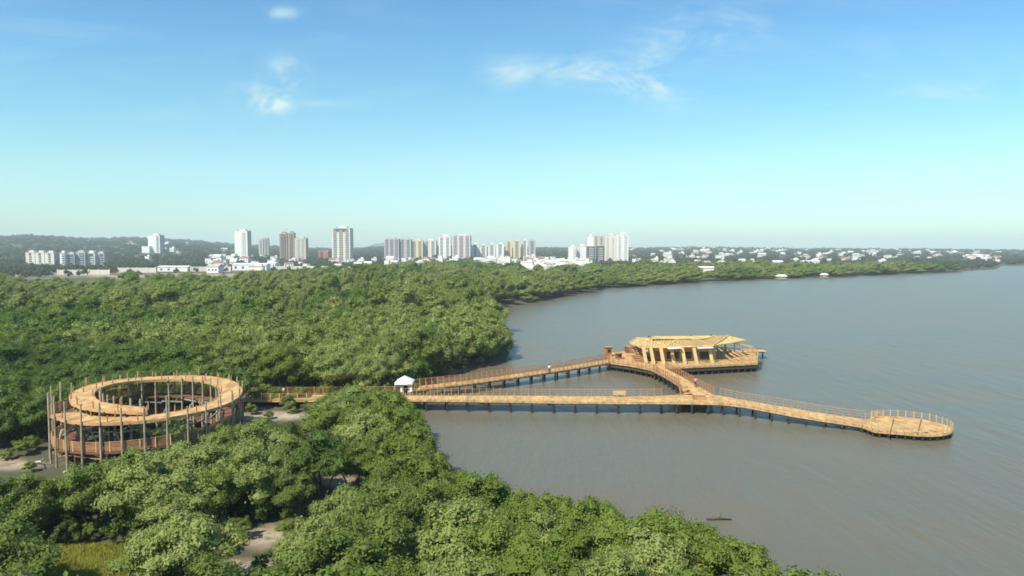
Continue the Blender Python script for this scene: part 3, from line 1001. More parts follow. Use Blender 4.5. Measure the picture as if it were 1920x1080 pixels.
ALLC = coil(LOW + UPZ)
hw = 1.22
low = [c for c in ALLC if c[0] >= -92]
upp = [c for c in ALLC if c[0] <= -88]


def ramp(cs, name, m):
    return edge_ribbon([ringp(p, r + hw, z) for p, r, z in cs], [ringp(p, r - hw, z) for p, r, z in cs], name, m, tower, th=.2)


ramp(upp, "upper_ramp", M['deck'])
ramp(low, "lower_ramp", M['rail_dark'])  # dark timber colour paints in the shade that lies over this ramp
for side in (1, -1):
    b = MB()
    for i in range(len(upp) - 1):
        (p0, r0_, z0_), (p1, r1_, z1_) = upp[i], upp[i + 1]
        b.beam(ringp(p0, r0_ + side * (hw + .05), z0_ - .13), ringp(p1, r1_ + side * (hw + .05), z1_ - .13), .09, .34)
    b.build("fascia", M['fascia'], tower)
    P = resample([ringp(p, r + side * (hw - .1), z) for p, r, z in upp], 3.1)
    first = None
    for p in P:
        if first is None:
            first = MB().box((0, 0, .4), (.10, .10, .8)).build("ramp_post", M['rail'], tower); first.location = p
        else:
            c = first.copy(); COL.objects.link(c); c.parent = tower; c.location = p
for cs, side, m, mp, sd in ((low, 1, M['deck_red'], M['rail_pale'], 23),):
    pts = [ringp(p, r + side * (hw - .06), z) for p, r, z in cs]
    P = resample(pts, 1.5)
    b = MB()
    for i in range(len(P) - 1):
        p, q = P[i], P[i + 1]
        b.beam(p + Vector((0, 0, 1.1)), q + Vector((0, 0, 1.1)), .10, .08)
        for k in (.14, .3, .46, .62, .78, .94):
            b.beam(p + Vector((0, 0, k)), q + Vector((0, 0, k)), .03, .10)
    rl = b.build("railing", m, tower)
    first = None
    for p in P:
        if first is None:
            first = MB().box((0, 0, .58), (.12, .12, 1.16)).build("railing_post", mp, rl); first.location = p
        else:
            c = first.copy(); COL.objects.link(c); c.parent = rl; c.location = p
rng = random.Random(8)
# tall poles, outer circle and inner circle
nP = 30


def ground_at(p):
    g = p + RC
    return float(ground_z(g.x, g.y)[0])


def deck_tops(psi, r0):
    zz = [z for p, r, z in ALLC if abs(((p - psi + 180) % 360) - 180) < 3 and abs(r - r0) < 3.2]
    return max(zz) if zz else 8.0


for k in range(nP):
    psi = k * 360 / nP + 4
    for r0, nm in ((9.2 + hw + .18, "pole"), (9.2 - hw - .16, "inner_pole")):
        if nm == "inner_pole" and k % 2 == 1 and (150 < psi < 330): continue
        p = ringp(psi, r0, 0)
        zt = deck_tops(psi, 9.2) + ((rng.uniform(.9, 1.5) if 110 < psi < 300 else rng.uniform(.3, .9)) if nm == "pole" else rng.uniform(.0, .7))
        zt = max(zt, 7.0 + rng.uniform(-.3, .9)) if nm == "pole" else zt
        if nm == "pole" and (235 < psi < 290 or 165 < psi < 182): zt = max(zt, 8.3 + rng.uniform(0, .5))
        jx, jy = rng.uniform(-.05, .05), rng.uniform(-.05, .05)
        zb = -TZ + ground_at(p) - .5 if False else -.9
        MB().tube([(p.x, p.y, zb), (p.x + jx, p.y + jy, (zt - TZ) * .5), (p.x + jx * 2, p.y + jy * 2, zt - TZ)], [.125, .112, .095], 8).build("pole", M['pole'], tower)
for k in range(9):       # supports of the inner coil
    psi = -440 - k * 11
    p = ringp(psi, 6.8 - hw - .16, 0)
    z = float(np.interp(-psi, [-c[0] for c in ALLC], [c[2] for c in ALLC]))
    MB().tube([(p.x, p.y, -.9), (p.x, p.y, z - TZ + .9)], [.11, .10], 8).build("pole", M['pole'], tower)
for k in range(18):       # shorter posts carrying the lower coil, and lattice beams between them
    a0, a1 = k * 20 + 9, k * 20 + 29
    r_a = 9.2 + hw - .35 if k % 2 else 9.2 - hw + .3
    zl = max([z for p, r, z in low if abs(((p - a0 + 180) % 360) - 180) < 3] or [3.0])
    p = ringp(a0, r_a, 0)
    MB().tube([(p.x, p.y, -.9), (p.x, p.y, zl - TZ - .2)], [.10, .09], 7).build("short_post", M['rail_dark'], tower)  # dark post colour adds painted shade to the tower's interior
    MB().beam(ringp(a0, 9.2 + hw - .3, 1.6 + .3 * (k % 3)), ringp(a1, 9.2 + hw - .3, 1.5 + .3 * ((k + 1) % 3)), .09, .14).build("lattice_beam", M['rail'], tower)
    MB().beam(ringp(a0, 9.2 - hw, 4.4 + .2 * (k % 2)), ringp(a1, 9.2 - hw, 4.2), .09, .16).build("lattice_beam", M['brace'], tower)
# radial cross beams under the ramps
for cs in (upp, low):
    for c in cs[::4]:
        p, r, z = c
        MB().beam(ringp(p, r - hw - .3, z - .34), ringp(p, r + hw + .3, z - .34), .16, .26).build("cross_beam", M['beam'], tower)
b = MB()
for k in range(0, nP, 2):
    a0, a1 = k * 360 / nP + 4, (k + 1) * 360 / nP + 4
    z0 = 1.0 + (k % 4) * .4
    b = MB().beam(ringp(a0, 9.2 - hw - .16, z0), ringp(a1, 9.2 - hw - .16, 4.3), .1, .14).build("brace", M['brace'], tower)

wb = tag(empty("board", ringp(104, 9.6, 3.4) + RC + Vector((0, 0, TZ))), "white board leaning under the right end of the upper ramp", "board")
MB().beam((-.5, 0, 1.3), (1.2, 0, 2.7), 1.3, .06).build("panel", M['white'], wb)
MB().beam((-.3, .1, 0), (0, .1, 1.5), .12, .12).build("prop", M['rail'], wb)
wp = W(108, 822, 3.2)
wb2 = tag(empty("board", (-51.8, 78.5, 2.75)), "short white board leaning on the lower ramp at the tower's left end", "board")
MB().beam((-.3, 0, .6), (1.0, 0, 1.9), .9, .06).build("panel", M['offwhite'], wb2)
MB().beam((-.9, 0, 0), (-.6, 0, 1.2), .5, .1).build("prop", yellowm, wb2)
tp = W(207, 862, .5)
bt = tag(empty("tarp", (tp.x, tp.y + .4, .5)), "blue tarp hanging in the shade under the lower ramp of the tower", "tarp")
b = MB()
nn = 7
vs = []
for j in range(5):
    for i in range(nn):
        vs.append((i * .18 - .5, .12 * math.sin(i * 2.1 + j * .5), 1.7 - j * .4))
fs = [(j * nn + i, j * nn + i + 1, (j + 1) * nn + i + 1, (j + 1) * nn + i) for j in range(4) for i in range(nn - 1)]
b.add(vs, fs)
b.add([(v[0], v[1] + .02, v[2]) for v in vs], [f[::-1] for f in fs]).build("sheet", M['blue'], bt)
MB().beam((-.7, 0, 1.74), (.8, 0, 1.74), .06, .06).build("rope", M['drift'], bt)


def branch(px0, py0, px1, py1, label):
    a, c = W(px0, py0, .6), W(px1, py1, .6)
    o = tag(empty("fallen_branch", a), label, "branch", "pale dead wood at the tower's foot")
    d = c - a
    MB().tube([(0, 0, .1), d * .35 + Vector((0, .2, .35)), d * .7 + Vector((0, 0, .3)), d + Vector((0, 0, .05))], [.13, .11, .08, .04], 7).build("stem", M['drift'], o, True)
    MB().tube([d * .35 + Vector((0, .2, .35)), d * .5 + Vector((.1, .5, .8))], [.06, .02], 6).build("twig", M['drift'], o, True)


branch(68, 868, 84, 880, "pale bare fallen branch left of the tower's leftmost pole")
branch(120, 887, 148, 893, "pale bare fallen branch in front of the tower's foot")
# floating pole in the lagoon at the lower right
lg = tag(empty("floating_log", W(1325, 975, 0)), "thin dark log lying on the water beside the lower right trees", "log")
a, c = Vector((0, 0, .05)), W(1372, 976, 0) - W(1325, 975, 0) + Vector((0, 0, .12))
MB().tube([a, a.lerp(c, .5) + Vector((0, 0, .05)), c], [.11, .09, .05], 7).build("stem", M['pile'], lg, True)
MB().tube([a.lerp(c, .5) + Vector((0, 0, .05)), a.lerp(c, .62) + Vector((0, .2, .5))], [.04, .015], 6).build("twig", M['pile'], lg, True)

# ------------------------------------------------------------------ trees
G1 = [(0.050, 0.085, 0.022), (0.085, 0.125, 0.036), (0.125, 0.165, 0.050)]
LEAF = {
    'olive green': leaf_mat('leaf_olive', [(0.135, 0.175, 0.042), (0.195, 0.240, 0.060), (0.255, 0.300, 0.085)]),
    'bright green': leaf_mat('leaf_bright', [(0.125, 0.175, 0.034), (0.190, 0.240, 0.050), (0.260, 0.305, 0.075)]),
    'dark green': leaf_mat('leaf_dark', [(0.090, 0.138, 0.032), (0.125, 0.180, 0.042), (0.170, 0.220, 0.058)]),
    'pale green': leaf_mat('leaf_pale', [(0.215, 0.255, 0.075), (0.285, 0.325, 0.100), (0.350, 0.380, 0.130)]),
    'greyish': leaf_mat('leaf_grey', [(0.150, 0.155, 0.080), (0.195, 0.190, 0.100), (0.230, 0.225, 0.120)]),
    'forest': leaf_mat('leaf_forest', [(0.085, 0.145, 0.030), (0.150, 0.205, 0.044), (0.205, 0.245, 0.066), (0.285, 0.315, 0.100), (0.215, 0.260, 0.064), (0.120, 0.215, 0.038)], patch=.009),
    'town': leaf_mat('leaf_town', [(0.085, 0.102, 0.055), (0.115, 0.132, 0.072), (0.155, 0.160, 0.095)]),
}


def crown_mesh(seed, n_clump, n_leaf, leaf, R=3.0, h0=1.7, h1=6.0, spread=1.0, core=True, material=None, name="crown"):
    rs = np.random.RandomState(seed)
    cs, rads = [], []
    hc = (h0 + h1) / 2
    hz = (h1 - h0) / 2
    lobes = rs.uniform(.66, 1.15, 9)
    nd = 5
    doms = [(0, 0, 1.0, .62)] + [(R * .52 * math.cos(k * 6.283 / (nd - 1) + sd0), R * .52 * math.sin(k * 6.283 / (nd - 1) + sd0), rs.uniform(.66, 1.0), rs.uniform(.40, .60)) for k in range(nd - 1) for sd0 in (rs.uniform(-.4, .4),)]
    for i in range(n_clump):
        u = (i + .5) / n_clump
        ct = 1 - 1.45 * u                   # from the top down past the equator
        ph = i * 2.39996 + rs.uniform(-.35, .35)
        st = math.sqrt(max(0, 1 - ct * ct))
        lob = np.interp((ph % 6.283) / 6.283 * 8, range(9), list(lobes[:8]) + [lobes[0]])
        k = rs.uniform(.60, .90) * lob
        dx, dy, dh, dr = doms[i % nd]
        zc = h0 + (h1 - h0) * dh * (.5 + .5 * ct * rs.uniform(.75, 1.0))
        cs.append((dx + R * spread * dr * k * 1.15 * st * math.cos(ph), dy + R * spread * dr * k * 1.15 * st * math.sin(ph), zc))
        rads.append(R * rs.uniform(.14, .31))
    cs = np.array(cs); rads = np.array(rads)
    ci = np.repeat(np.arange(n_clump), n_leaf)
    N = len(ci)
    d = rs.normal(size=(N, 3)); d[:, 2] += .35
    d /= np.linalg.norm(d, axis=1)[:, None]
    rr = rads[ci] * (rs.uniform(.60, 1.10, N) + (rs.uniform(0, 1, N) < .16) * rs.uniform(.05, .55, N))
    P = cs[ci] + d * rr[:, None] * np.array([1, 1, .82])
    ctr = np.array([0, 0, hc - .4])
    nrm = d * .75 + (P - ctr) / np.linalg.norm(P - ctr, axis=1)[:, None] * .5 + rs.normal(size=(N, 3)) * .50 + np.array([0, 0, .18])
    nrm /= np.linalg.norm(nrm, axis=1)[:, None]
    t = np.cross(nrm, rs.normal(size=(N, 3))); t /= np.linalg.norm(t, axis=1)[:, None]
    bt_ = np.cross(nrm, t)
    s = leaf * rs.uniform(.6, 1.35, N)[:, None]
    q = np.stack([P - t * s * .55, P + bt_ * s * .34 + nrm * s * .08, P + t * s * .55, P - bt_ * s * .34 + nrm * s * .08], 1).reshape(-1, 3)
    verts = q
    faces = np.arange(N * 4).reshape(-1, 4)
    V_, F_ = verts.tolist(), [tuple(f) for f in faces.tolist()]
    if core:     # leafy inner mass, so that one does not see straight through
        for c, r in zip(cs, rads):
            o = len(V_)
            r = r * .80
            for (a, b_, z) in ((0, 0, 1), (1, 0, 0), (0, 1, 0), (-1, 0, 0), (0, -1, 0), (0, 0, -1)):
                j = rs.uniform(.8, 1.2)
                V_.append((c[0] + a * r * j, c[1] + b_ * r * j, c[2] + z * r * j * .8))
            F_ += [(o, o + 1, o + 2), (o, o + 2, o + 3), (o, o + 3, o + 4), (o, o + 4, o + 1), (o + 5, o + 2, o + 1), (o + 5, o + 3, o + 2), (o + 5, o + 4, o + 3), (o + 5, o + 1, o + 4)]
    me = bpy.data.meshes.new(name)
    me.from_pydata(V_, [], F_)
    if material: me.materials.append(material)
    return me, cs


def trunk_mesh(seed, cs, m, twiggy=False):
    rs = random.Random(seed)
    b = MB()
    ns = 2 if rs.random() < .5 else 3
    stems = []
    for k in range(ns):
        a = 6.28 * k / ns + rs.random()
        p0 = Vector((.25 * math.cos(a), .25 * math.sin(a), -.3))
        p1 = p0 + Vector((.3 * math.cos(a), .3 * math.sin(a), 1.5))
        p2 = p1 + Vector((.7 * math.cos(a), .7 * math.sin(a), 1.5))
        b.tube([p0, p1, p2], [.16, .12, .08], 6)
        stems.append(p2 if rs.random() < .5 else p1)
    for k in range(6):        # prop roots
        a = rs.uniform(0, 6.28)
        b.tube([(math.cos(a) * .9, math.sin(a) * .9, -.35), (math.cos(a) * .5, math.sin(a) * .5, .55), (0.15 * math.cos(a), .15 * math.sin(a), .9)], [.035, .045, .05], 5)
    for c in cs[:: (1 if twiggy else 3)]:
        c = Vector(c)
        s = min(stems, key=lambda q: (q - c).length)
        mid = s.lerp(c, .55) + Vector((rs.uniform(-.2, .2), rs.uniform(-.2, .2), rs.uniform(0, .3)))
        b.tube([s, mid, c], [.06, .04, .015], 5)
        if twiggy:
            for _ in range(5):
                b.tube([mid.lerp(c, .6), c + Vector((rs.uniform(-.7, .7), rs.uniform(-.7, .7), rs.uniform(0, .8)))], [.022, .008], 4, cap=False)
    me = bpy.data.meshes.new("trunk")
    me.from_pydata(b.v, [], b.f)
    me.materials.append(m)
    return me


# (tone, seed, R, h1, clumps, leaves, leaf size, twiggy)
KINDS = []
for tone, nn_, kw in (('olive green', 3, {}), ('dark green', 2, {}), ('bright green', 2, {}), ('pale green', 2, {}), ('greyish', 2, {'tw': 1})):
    for i in range(nn_):
        sd = 100 + len(KINDS) * 7
        tw = 'tw' in kw
        me, cs = crown_mesh(sd, 72 if not tw else 44, 125 if not tw else 70, .185 if not tw else .16, R=3.0 + .3 * (i % 2), h0=1.5, h1=5.7 + .5 * (i % 3), material=LEAF[tone], core=not tw)
        tm = trunk_mesh(sd, cs, M['bark_pale'] if tw else M['bark'], tw)
        KINDS.append((tone, me, tm))


# ---- the silhouettes: in front of the tower, boardwalk and water, tree tops stay below this line of the photograph's view
TOPL = [(-400, 905), (0, 903), (60, 903), (85, 898), (115, 893), (135, 889), (170, 873), (225, 858), (300, 838), (350, 829), (400, 806), (455, 793), (540, 790), (575, 780), (592, 745), (615, 733), (650, 726),
        (700, 728), (735, 738), (768, 752), (785, 768), (800, 800), (830, 822), (850, 866), (905, 880), (970, 905), (1010, 918), (1100, 935), (1160, 945), (1240, 945), (1300, 950), (1330, 975), (1400, 1010), (1460, 1040), (1530, 1068), (1600, 1110), (2400, 1300)]
# clear ground seen in the photograph (image polygons): no crown may cover them
CLEAR = [[(585, 893), (668, 885), (680, 912), (600, 925)], [(470, 985), (525, 978), (535, 1028), (455, 1030)], [(80, 1040), (240, 1020), (240, 1078), (60, 1080)], [(0, 850), (75, 850), (70, 893), (0, 903)],
         [(460, 728), (590, 728), (575, 790), (460, 795)], [(395, 1052), (450, 1050), (450, 1080), (390, 1080)]]


def in_poly(x, y, poly):
    c = False
    for i in range(len(poly)):
        (x1, y1), (x2, y2) = poly[i], poly[(i + 1) % len(poly)]
        if (y1 > y) != (y2 > y) and x < (x2 - x1) * (y - y1) / (y2 - y1) + x1: c = not c
    return c


def strip_dist(x, y, pts):
    best = 1e9
    for i in range(len(pts) - 1):
        a, c = pts[i], pts[i + 1]
        ax, ay, bx, by = a.x, a.y, c.x, c.y
        t = max(0, min(1, ((x - ax) * (bx - ax) + (y - ay) * (by - ay)) / ((bx - ax) ** 2 + (by - ay) ** 2 + 1e-9)))
        best = min(best, math.hypot(x - ax - t * (bx - ax), y - ay - t * (by - ay)))
    return best


mid_s = [a.lerp(c, .5) for a, c in zip(nears, fars)] + [V(800, 745), V(860, 745)]
mid_r = [a.lerp(c, .5) for a, c in zip(near3, far3)]
tent_p = Vector(tn.location)

cand = []
rnd = random.Random(42)
STEP = 3.3
yv = 24.0
row = 0
while yv < 190:
    xv = -1.05 * yv - 25
    while xv < min(60, .9 * yv + 30):
        x = xv + rnd.uniform(-1.5, 1.5) + (row % 2) * STEP / 2
        y = yv + rnd.uniform(-1.5, 1.5)
        cand.append((x, y))
        xv += STEP
    yv += STEP * .92
    row += 1
CA = np.array(cand)
sdc = shore_sd(CA)
gz = ground_z(CA[:, 0], CA[:, 1])
placed = []
for (x, y), sd_, g in zip(cand, sdc, gz):
    if sd_ < .8: continue
    if math.hypot(x - RC.x, y - RC.y) < 13.2: continue
    if strip_dist(x, y, mid_s) < 4.3 or strip_dist(x, y, mid_r) < 4.2: continue
    if math.hypot(x - tent_p.x, y - tent_p.y) < 4.4: continue
    if any(math.hypot((x - cx + 1.1) / (rx * .8 + 1.7), (y - cy + 1.6) / (ry * .8 + 1.9)) < 1 for cx, cy, rx, ry in SAND[3:7]) or any(math.hypot((x - cx) / (rx + 1.8), (y - cy + 1.2) / (ry + 2.6)) < 1 for cx, cy, rx, ry in GRASS): continue
    hs = rnd.uniform(.72, 1.18) * (1.0 if sd_ > 4 else .9)
    if y > 106: hs *= 1.2
    rs_ = hs * rnd.uniform(.82, 1.05)
    top = 5.9 * hs
    # in front of the structures: keep the crown under the skyline
    if y < 108 and not (y > RC.y - 2 and 960 + F * x / y < 452):
        px, py = proj(x, y, g + top)
        ok = True
        for _ in range(7):
            wpx = 3.0 * rs_ * F / y
            lim = max(interp(TOPL, px + k * wpx) - (0 if k == 0 else 30 * rs_ * 60 / y) for k in (-.75, -.4, 0, .4, .75))
            px, py = proj(x, y, g + 5.9 * hs)
            if py >= lim: break
            hs *= .88; rs_ *= .93
        else: ok = False
        if not ok or hs < .33: continue
        bad = False
        for poly in CLEAR:
            for kx, kz in ((0, .95), (0, .5), (0, .1), (-.8, .55), (.8, .55), (-.5, .8), (.5, .8)):
                qx, qy = proj(x + kx * 3.0 * rs_, y, g + 5.9 * hs * kz)
                if in_poly(qx, qy, poly): bad = True; break
            if bad: break
        if bad: continue
    placed.append((x, y, g, hs, rs_, sd_))
# small shrubs that fill the gaps along the water and round the clearings
for (px, py, z, s) in ((470, 778, .5, .28), (465, 764, .5, .2), (535, 762, .5, .26), (505, 786, .5, .22), (575, 770, .5, .24), (12, 862, .5, .22), (55, 885, .5, .2), (500, 760, .5, .42), (478, 757, .5, .40), (498, 757, .5, .50), (520, 757, .5, .42), (562, 758, .5, .46), (540, 768, .5, .34), (545, 775, .5, .3), (560, 905, .5, .3), (680, 890, .5, .33), (450, 1010, .5, .3), (545, 1015, .5, .33), (38, 855, .5, .3), (60, 845, .5, .33), (420, 1040, .5, .25), (900, 684, .3, .28), (870, 690, .3, .25)):
    w = W(px, py, z)
    placed.append((w.x, w.y, .4, s, s * 1.1, 3))


def visible(t):
    x, y, g, hs, rs_, _ = t
    px, py = proj(x, y, g + 3.6 * hs)
    w = 3 * rs_ * F / max(y, 1)
    return y > 5 and -w * .8 < px < 1920 + w * .8 and py - w * .8 < 1080


vis = [t for t in placed if visible(t)]
vis.sort(key=lambda t: t[1] / t[4] ** .5)
NT = 292
near_trees, rest = vis[:NT], vis[NT:]
rest += [t for t in placed if not visible(t)]


def tone_at(x, y, sd_, r):
    px, py = proj(x, y, 4)
    n = float(fnoise(np.array([x]), np.array([y]), .09)[0]) + r.uniform(-.55, .55)
    if y < 78 and px > 860:
        if n < -.85: return 'greyish'
        if n < .25: return 'bright green'
        if n < .85: return 'pale green'
        return 'olive green'
    if 700 < px < 860 and y < 100: return 'bright green' if sd_ < 7 else 'olive green'
    if py > 900 and px < 260: return 'dark green' if n < .4 else 'olive green'
    if n < -1.05 and y < 84: return 'greyish'
    if n < -.25: return 'dark green'
    if n < .38: return 'olive green'
    if n < .62: return 'bright green'
    return 'pale green'


ORD = ("first", "second", "third", "fourth", "fifth", "sixth", "seventh", "eighth", "ninth", "tenth", "eleventh", "twelfth", "thirteenth", "fourteenth", "fifteenth", "sixteenth", "seventeenth", "eighteenth", "nineteenth", "twentieth", "twenty-first", "twenty-second")
LANDMARKS = [(40, 935, "by the sandy patch at the left edge"), (40, 1030, "in the lower left corner"), (150, 985, "above the yellow grass clearing"), (280, 1040, "right of the yellow grass clearing"), (200, 915, "below the ramp tower's left half"),
             (330, 880, "below the ramp tower's right half"), (440, 850, "under the ramp tower's right end"), (400, 950, "left of the sandy gap"), (580, 1030, "below the sandy gap"), (520, 890, "between ramp tower and reddish bare patch"),
             (560, 820, "below the shore boardwalk"), (650, 780, "covering the shore boardwalk"), (740, 790, "under the white tent"), (800, 850, "on the point below the straight boardwalk"), (700, 880, "right of the reddish bare patch"),
             (720, 970, "at the bottom middle, inland"), (760, 1050, "on the bottom edge below the point"), (880, 950, "on the shore below the point"), (960, 1020, "on the bottom edge near the middle"), (1030, 950, "at the waterline right of middle"),
             (1120, 1040, "on the bottom edge right of middle"), (1180, 970, "at the waterline left of the log"), (1290, 980, "at the waterline beside the log"), (1300, 1050, "on the bottom edge below the log"), (1420, 1040, "on the last tip of trees, lower right"),
             (50, 800, "left of the ramp tower"),  (20, 740, "at the left edge beyond the tower"), (110, 720, "beyond the tower's tall left poles"), (60, 670, "at the left, second row beyond the tower"), (190, 700, "beyond the tower's left third"), (270, 690, "beyond the tower's middle"), (350, 690, "beyond the tower's right third"), (430, 700, "beyond the ramp tower's right end"), (300, 650, "second row beyond the tower"), (460, 660, "second row beyond the tower's right end"), (520, 700, "beyond the shore boardwalk's left half"),
             (640, 700, "beyond the shore boardwalk's right half"), (740, 690, "just behind the white tent"), (840, 680, "behind the rear boardwalk's shore end")]


def label_all(items, marks, cat, phrase, grp):
    """items: (empty, look, kind word, px, py). A label names the look, the landmark it stands by, and its order from the left there."""
    by = {}
    for it in items:
        e, look, word, px, py = it
        m = min(marks, key=lambda q: math.hypot(q[0] - px, (q[1] - py) * 1.3))[2]
        by.setdefault((look, word, m), []).append(it)
    for (look, word, m), v in by.items():
        v.sort(key=lambda t: t[3])
        for i, (e, _, _, px, py) in enumerate(v):
            if len(v) == 1: lab = "the only %s %s %s" % (look, word, m)
            else: lab = "%s %s %s, %s from left" % (look, word, m, ORD[min(i, 21)])
            tag(e, lab, cat(word), grp(word))


TITEMS = []
tr_rng = random.Random(77)
for (x, y, g, hs, rs_, sd_) in near_trees:
    tone = tone_at(x, y, sd_, tr_rng)
    opts = [i for i, k in enumerate(KINDS) if k[0] == tone]
    ki = tr_rng.choice(opts)
    small = hs < .5
    e = empty("mangrove_shrub" if small else "mangrove_tree", (x, y, g), tr_rng.uniform(0, 6.28))
    e.scale = (rs_, rs_, hs)
    c = bpy.data.objects.new("crown", KINDS[ki][1]); COL.objects.link(c); c.parent = e
    t = bpy.data.objects.new("trunk", KINDS[ki][2]); COL.objects.link(t); t.parent = e
    px, py = proj(x, y, g + 4.2 * hs)
    word = "mangrove shrub" if small else "mangrove"
    TITEMS.append((e, tone, word, min(max(px, 4), 1916), min(py, 1074)))
label_all(TITEMS, LANDMARKS, lambda w: "shrub" if "shrub" in w else "tree", "", lambda w: "mangrove shrubs by the clearings" if "shrub" in w else "mangrove trees nearest the camera")


# ---- the rest of the forest: one mass, instanced
def lib_collection(name, metas):
    c = bpy.data.collections.new(name)
    for i, me in enumerate(metas):
        o = bpy.data.objects.new("%s_%02d" % (name, i), me)
        c.objects.link(o)
    return c


def scatter(name, pts, coll, n_var, label, seed=1):
    """pts: array x, y, z, sxy, sz"""
    pts = np.asarray(pts, float)
    rs = np.random.RandomState(seed)
    me = bpy.data.meshes.new(name)
    me.from_pydata(pts[:, :3].tolist(), [], [])
    for nm, ty, vals in (("rot", 'FLOAT', rs.uniform(0, 6.28, len(pts))), ("sxy", 'FLOAT', pts[:, 3]), ("sz", 'FLOAT', pts[:, 4])):
        at = me.attributes.new(nm, ty, 'POINT'); at.data.foreach_set("value", vals.astype(np.float32))
    at = me.attributes.new("idx", 'INT', 'POINT'); at.data.foreach_set("value", rs.randint(0, n_var, len(pts)).astype(np.int32))
    o = bpy.data.objects.new(name, me)
    COL.objects.link(o)
    ng = bpy.data.node_groups.new(name, 'GeometryNodeTree')
    ng.interface.new_socket("Geometry", in_out='INPUT', socket_type='NodeSocketGeometry')
    ng.interface.new_socket("Geometry", in_out='OUTPUT', socket_type='NodeSocketGeometry')
    N, L = ng.nodes.new, ng.links.new
    gi, go = N("NodeGroupInput"), N("NodeGroupOutput")
    ci = N("GeometryNodeCollectionInfo"); ci.inputs[0].default_value = coll; ci.inputs[1].default_value = True; ci.inputs[2].default_value = True
    ip = N("GeometryNodeInstanceOnPoints")
    ip.inputs["Pick Instance"].default_value = True

    def attr(nm, t):
        a = N("GeometryNodeInputNamedAttribute"); a.data_type = t; a.inputs[0].default_value = nm
        return a.outputs[0]
    cr = N("ShaderNodeCombineXYZ"); L(attr("rot", 'FLOAT'), cr.inputs[2])
    cs = N("ShaderNodeCombineXYZ"); sx = attr("sxy", 'FLOAT'); L(sx, cs.inputs[0]); L(sx, cs.inputs[1]); L(attr("sz", 'FLOAT'), cs.inputs[2])
    L(gi.outputs[0], ip.inputs["Points"]); L(ci.outputs[0], ip.inputs["Instance"]); L(attr("idx", 'INT'), ip.inputs["Instance Index"])
    L(cr.outputs[0], ip.inputs["Rotation"]); L(cs.outputs[0], ip.inputs["Scale"]); L(ip.outputs[0], go.inputs[0])
    md = o.modifiers.new("scatter", 'NODES'); md.node_group = ng
    tag(o, label, kind="stuff")
    return o


mid_lib = lib_collection("forest_crown", [crown_mesh(900 + i, 60, 72, .29, R=3.2, h0=1.0, h1=5.6 + .4 * (i % 3), material=LEAF['forest'])[0] for i in range(6)])
far_lib = lib_collection("woodland_crown", [crown_mesh(950 + i, 16, 20, .85, R=3.2, h0=.2, h1=5.2 + .4 * (i % 2), material=LEAF['town'])[0] for i in range(4)])

# ---- town data first, since trees must leave its buildings in view
def bx(px0, px1, ytop, d):
    return ((px0 + px1) / 2, (px1 - px0) / F * d, ytop, d)


mats_b = {
    'white': mat('white_render', (0.80, 0.76, 0.68), .8, .06, .1), 'cream': mat('cream_render', (0.70, 0.64, 0.52), .8, .06, .1), 'beige': mat('beige_render', (0.55, 0.49, 0.39), .8, .08, .1),
    'grey': mat('grey_render', (0.46, 0.42, 0.40), .8, .08, .1), 'dark': mat('raw_concrete', (0.24, 0.20, 0.18), .85, .2, .1), 'yellow': mat('yellow_render', (0.68, 0.55, 0.33), .8, .06, .1),
    'brown': mat('brown_render', (0.34, 0.26, 0.19), .8, .1, .1), 'red': mat('red_brick', (0.42, 0.15, 0.11), .85, .1, .2), 'pink': mat('pinkish_render', (0.68, 0.57, 0.52), .8, .06, .1),
    'charcoal': mat('charcoal_facade', (0.13, 0.12, 0.12), .7, .2, .1), 'win': mat('window_glass', (0.09, 0.10, 0.12), .3, spec=.5), 'slab': mat('floor_edge', (0.60, 0.57, 0.52), .8, .08, .2),
    'roofred': mat('clay_roof', (0.36, 0.18, 0.12), .85, .2, .3), 'roofgrey': mat('fibre_roof', (0.42, 0.41, 0.39), .85, .15, .3), 'pale': mat('pale_plaster', (0.72, 0.68, 0.60), .8, .1, .2), 'soilwall': mat('cream_wall', (0.60, 0.56, 0.45), .85, .1, .05)}


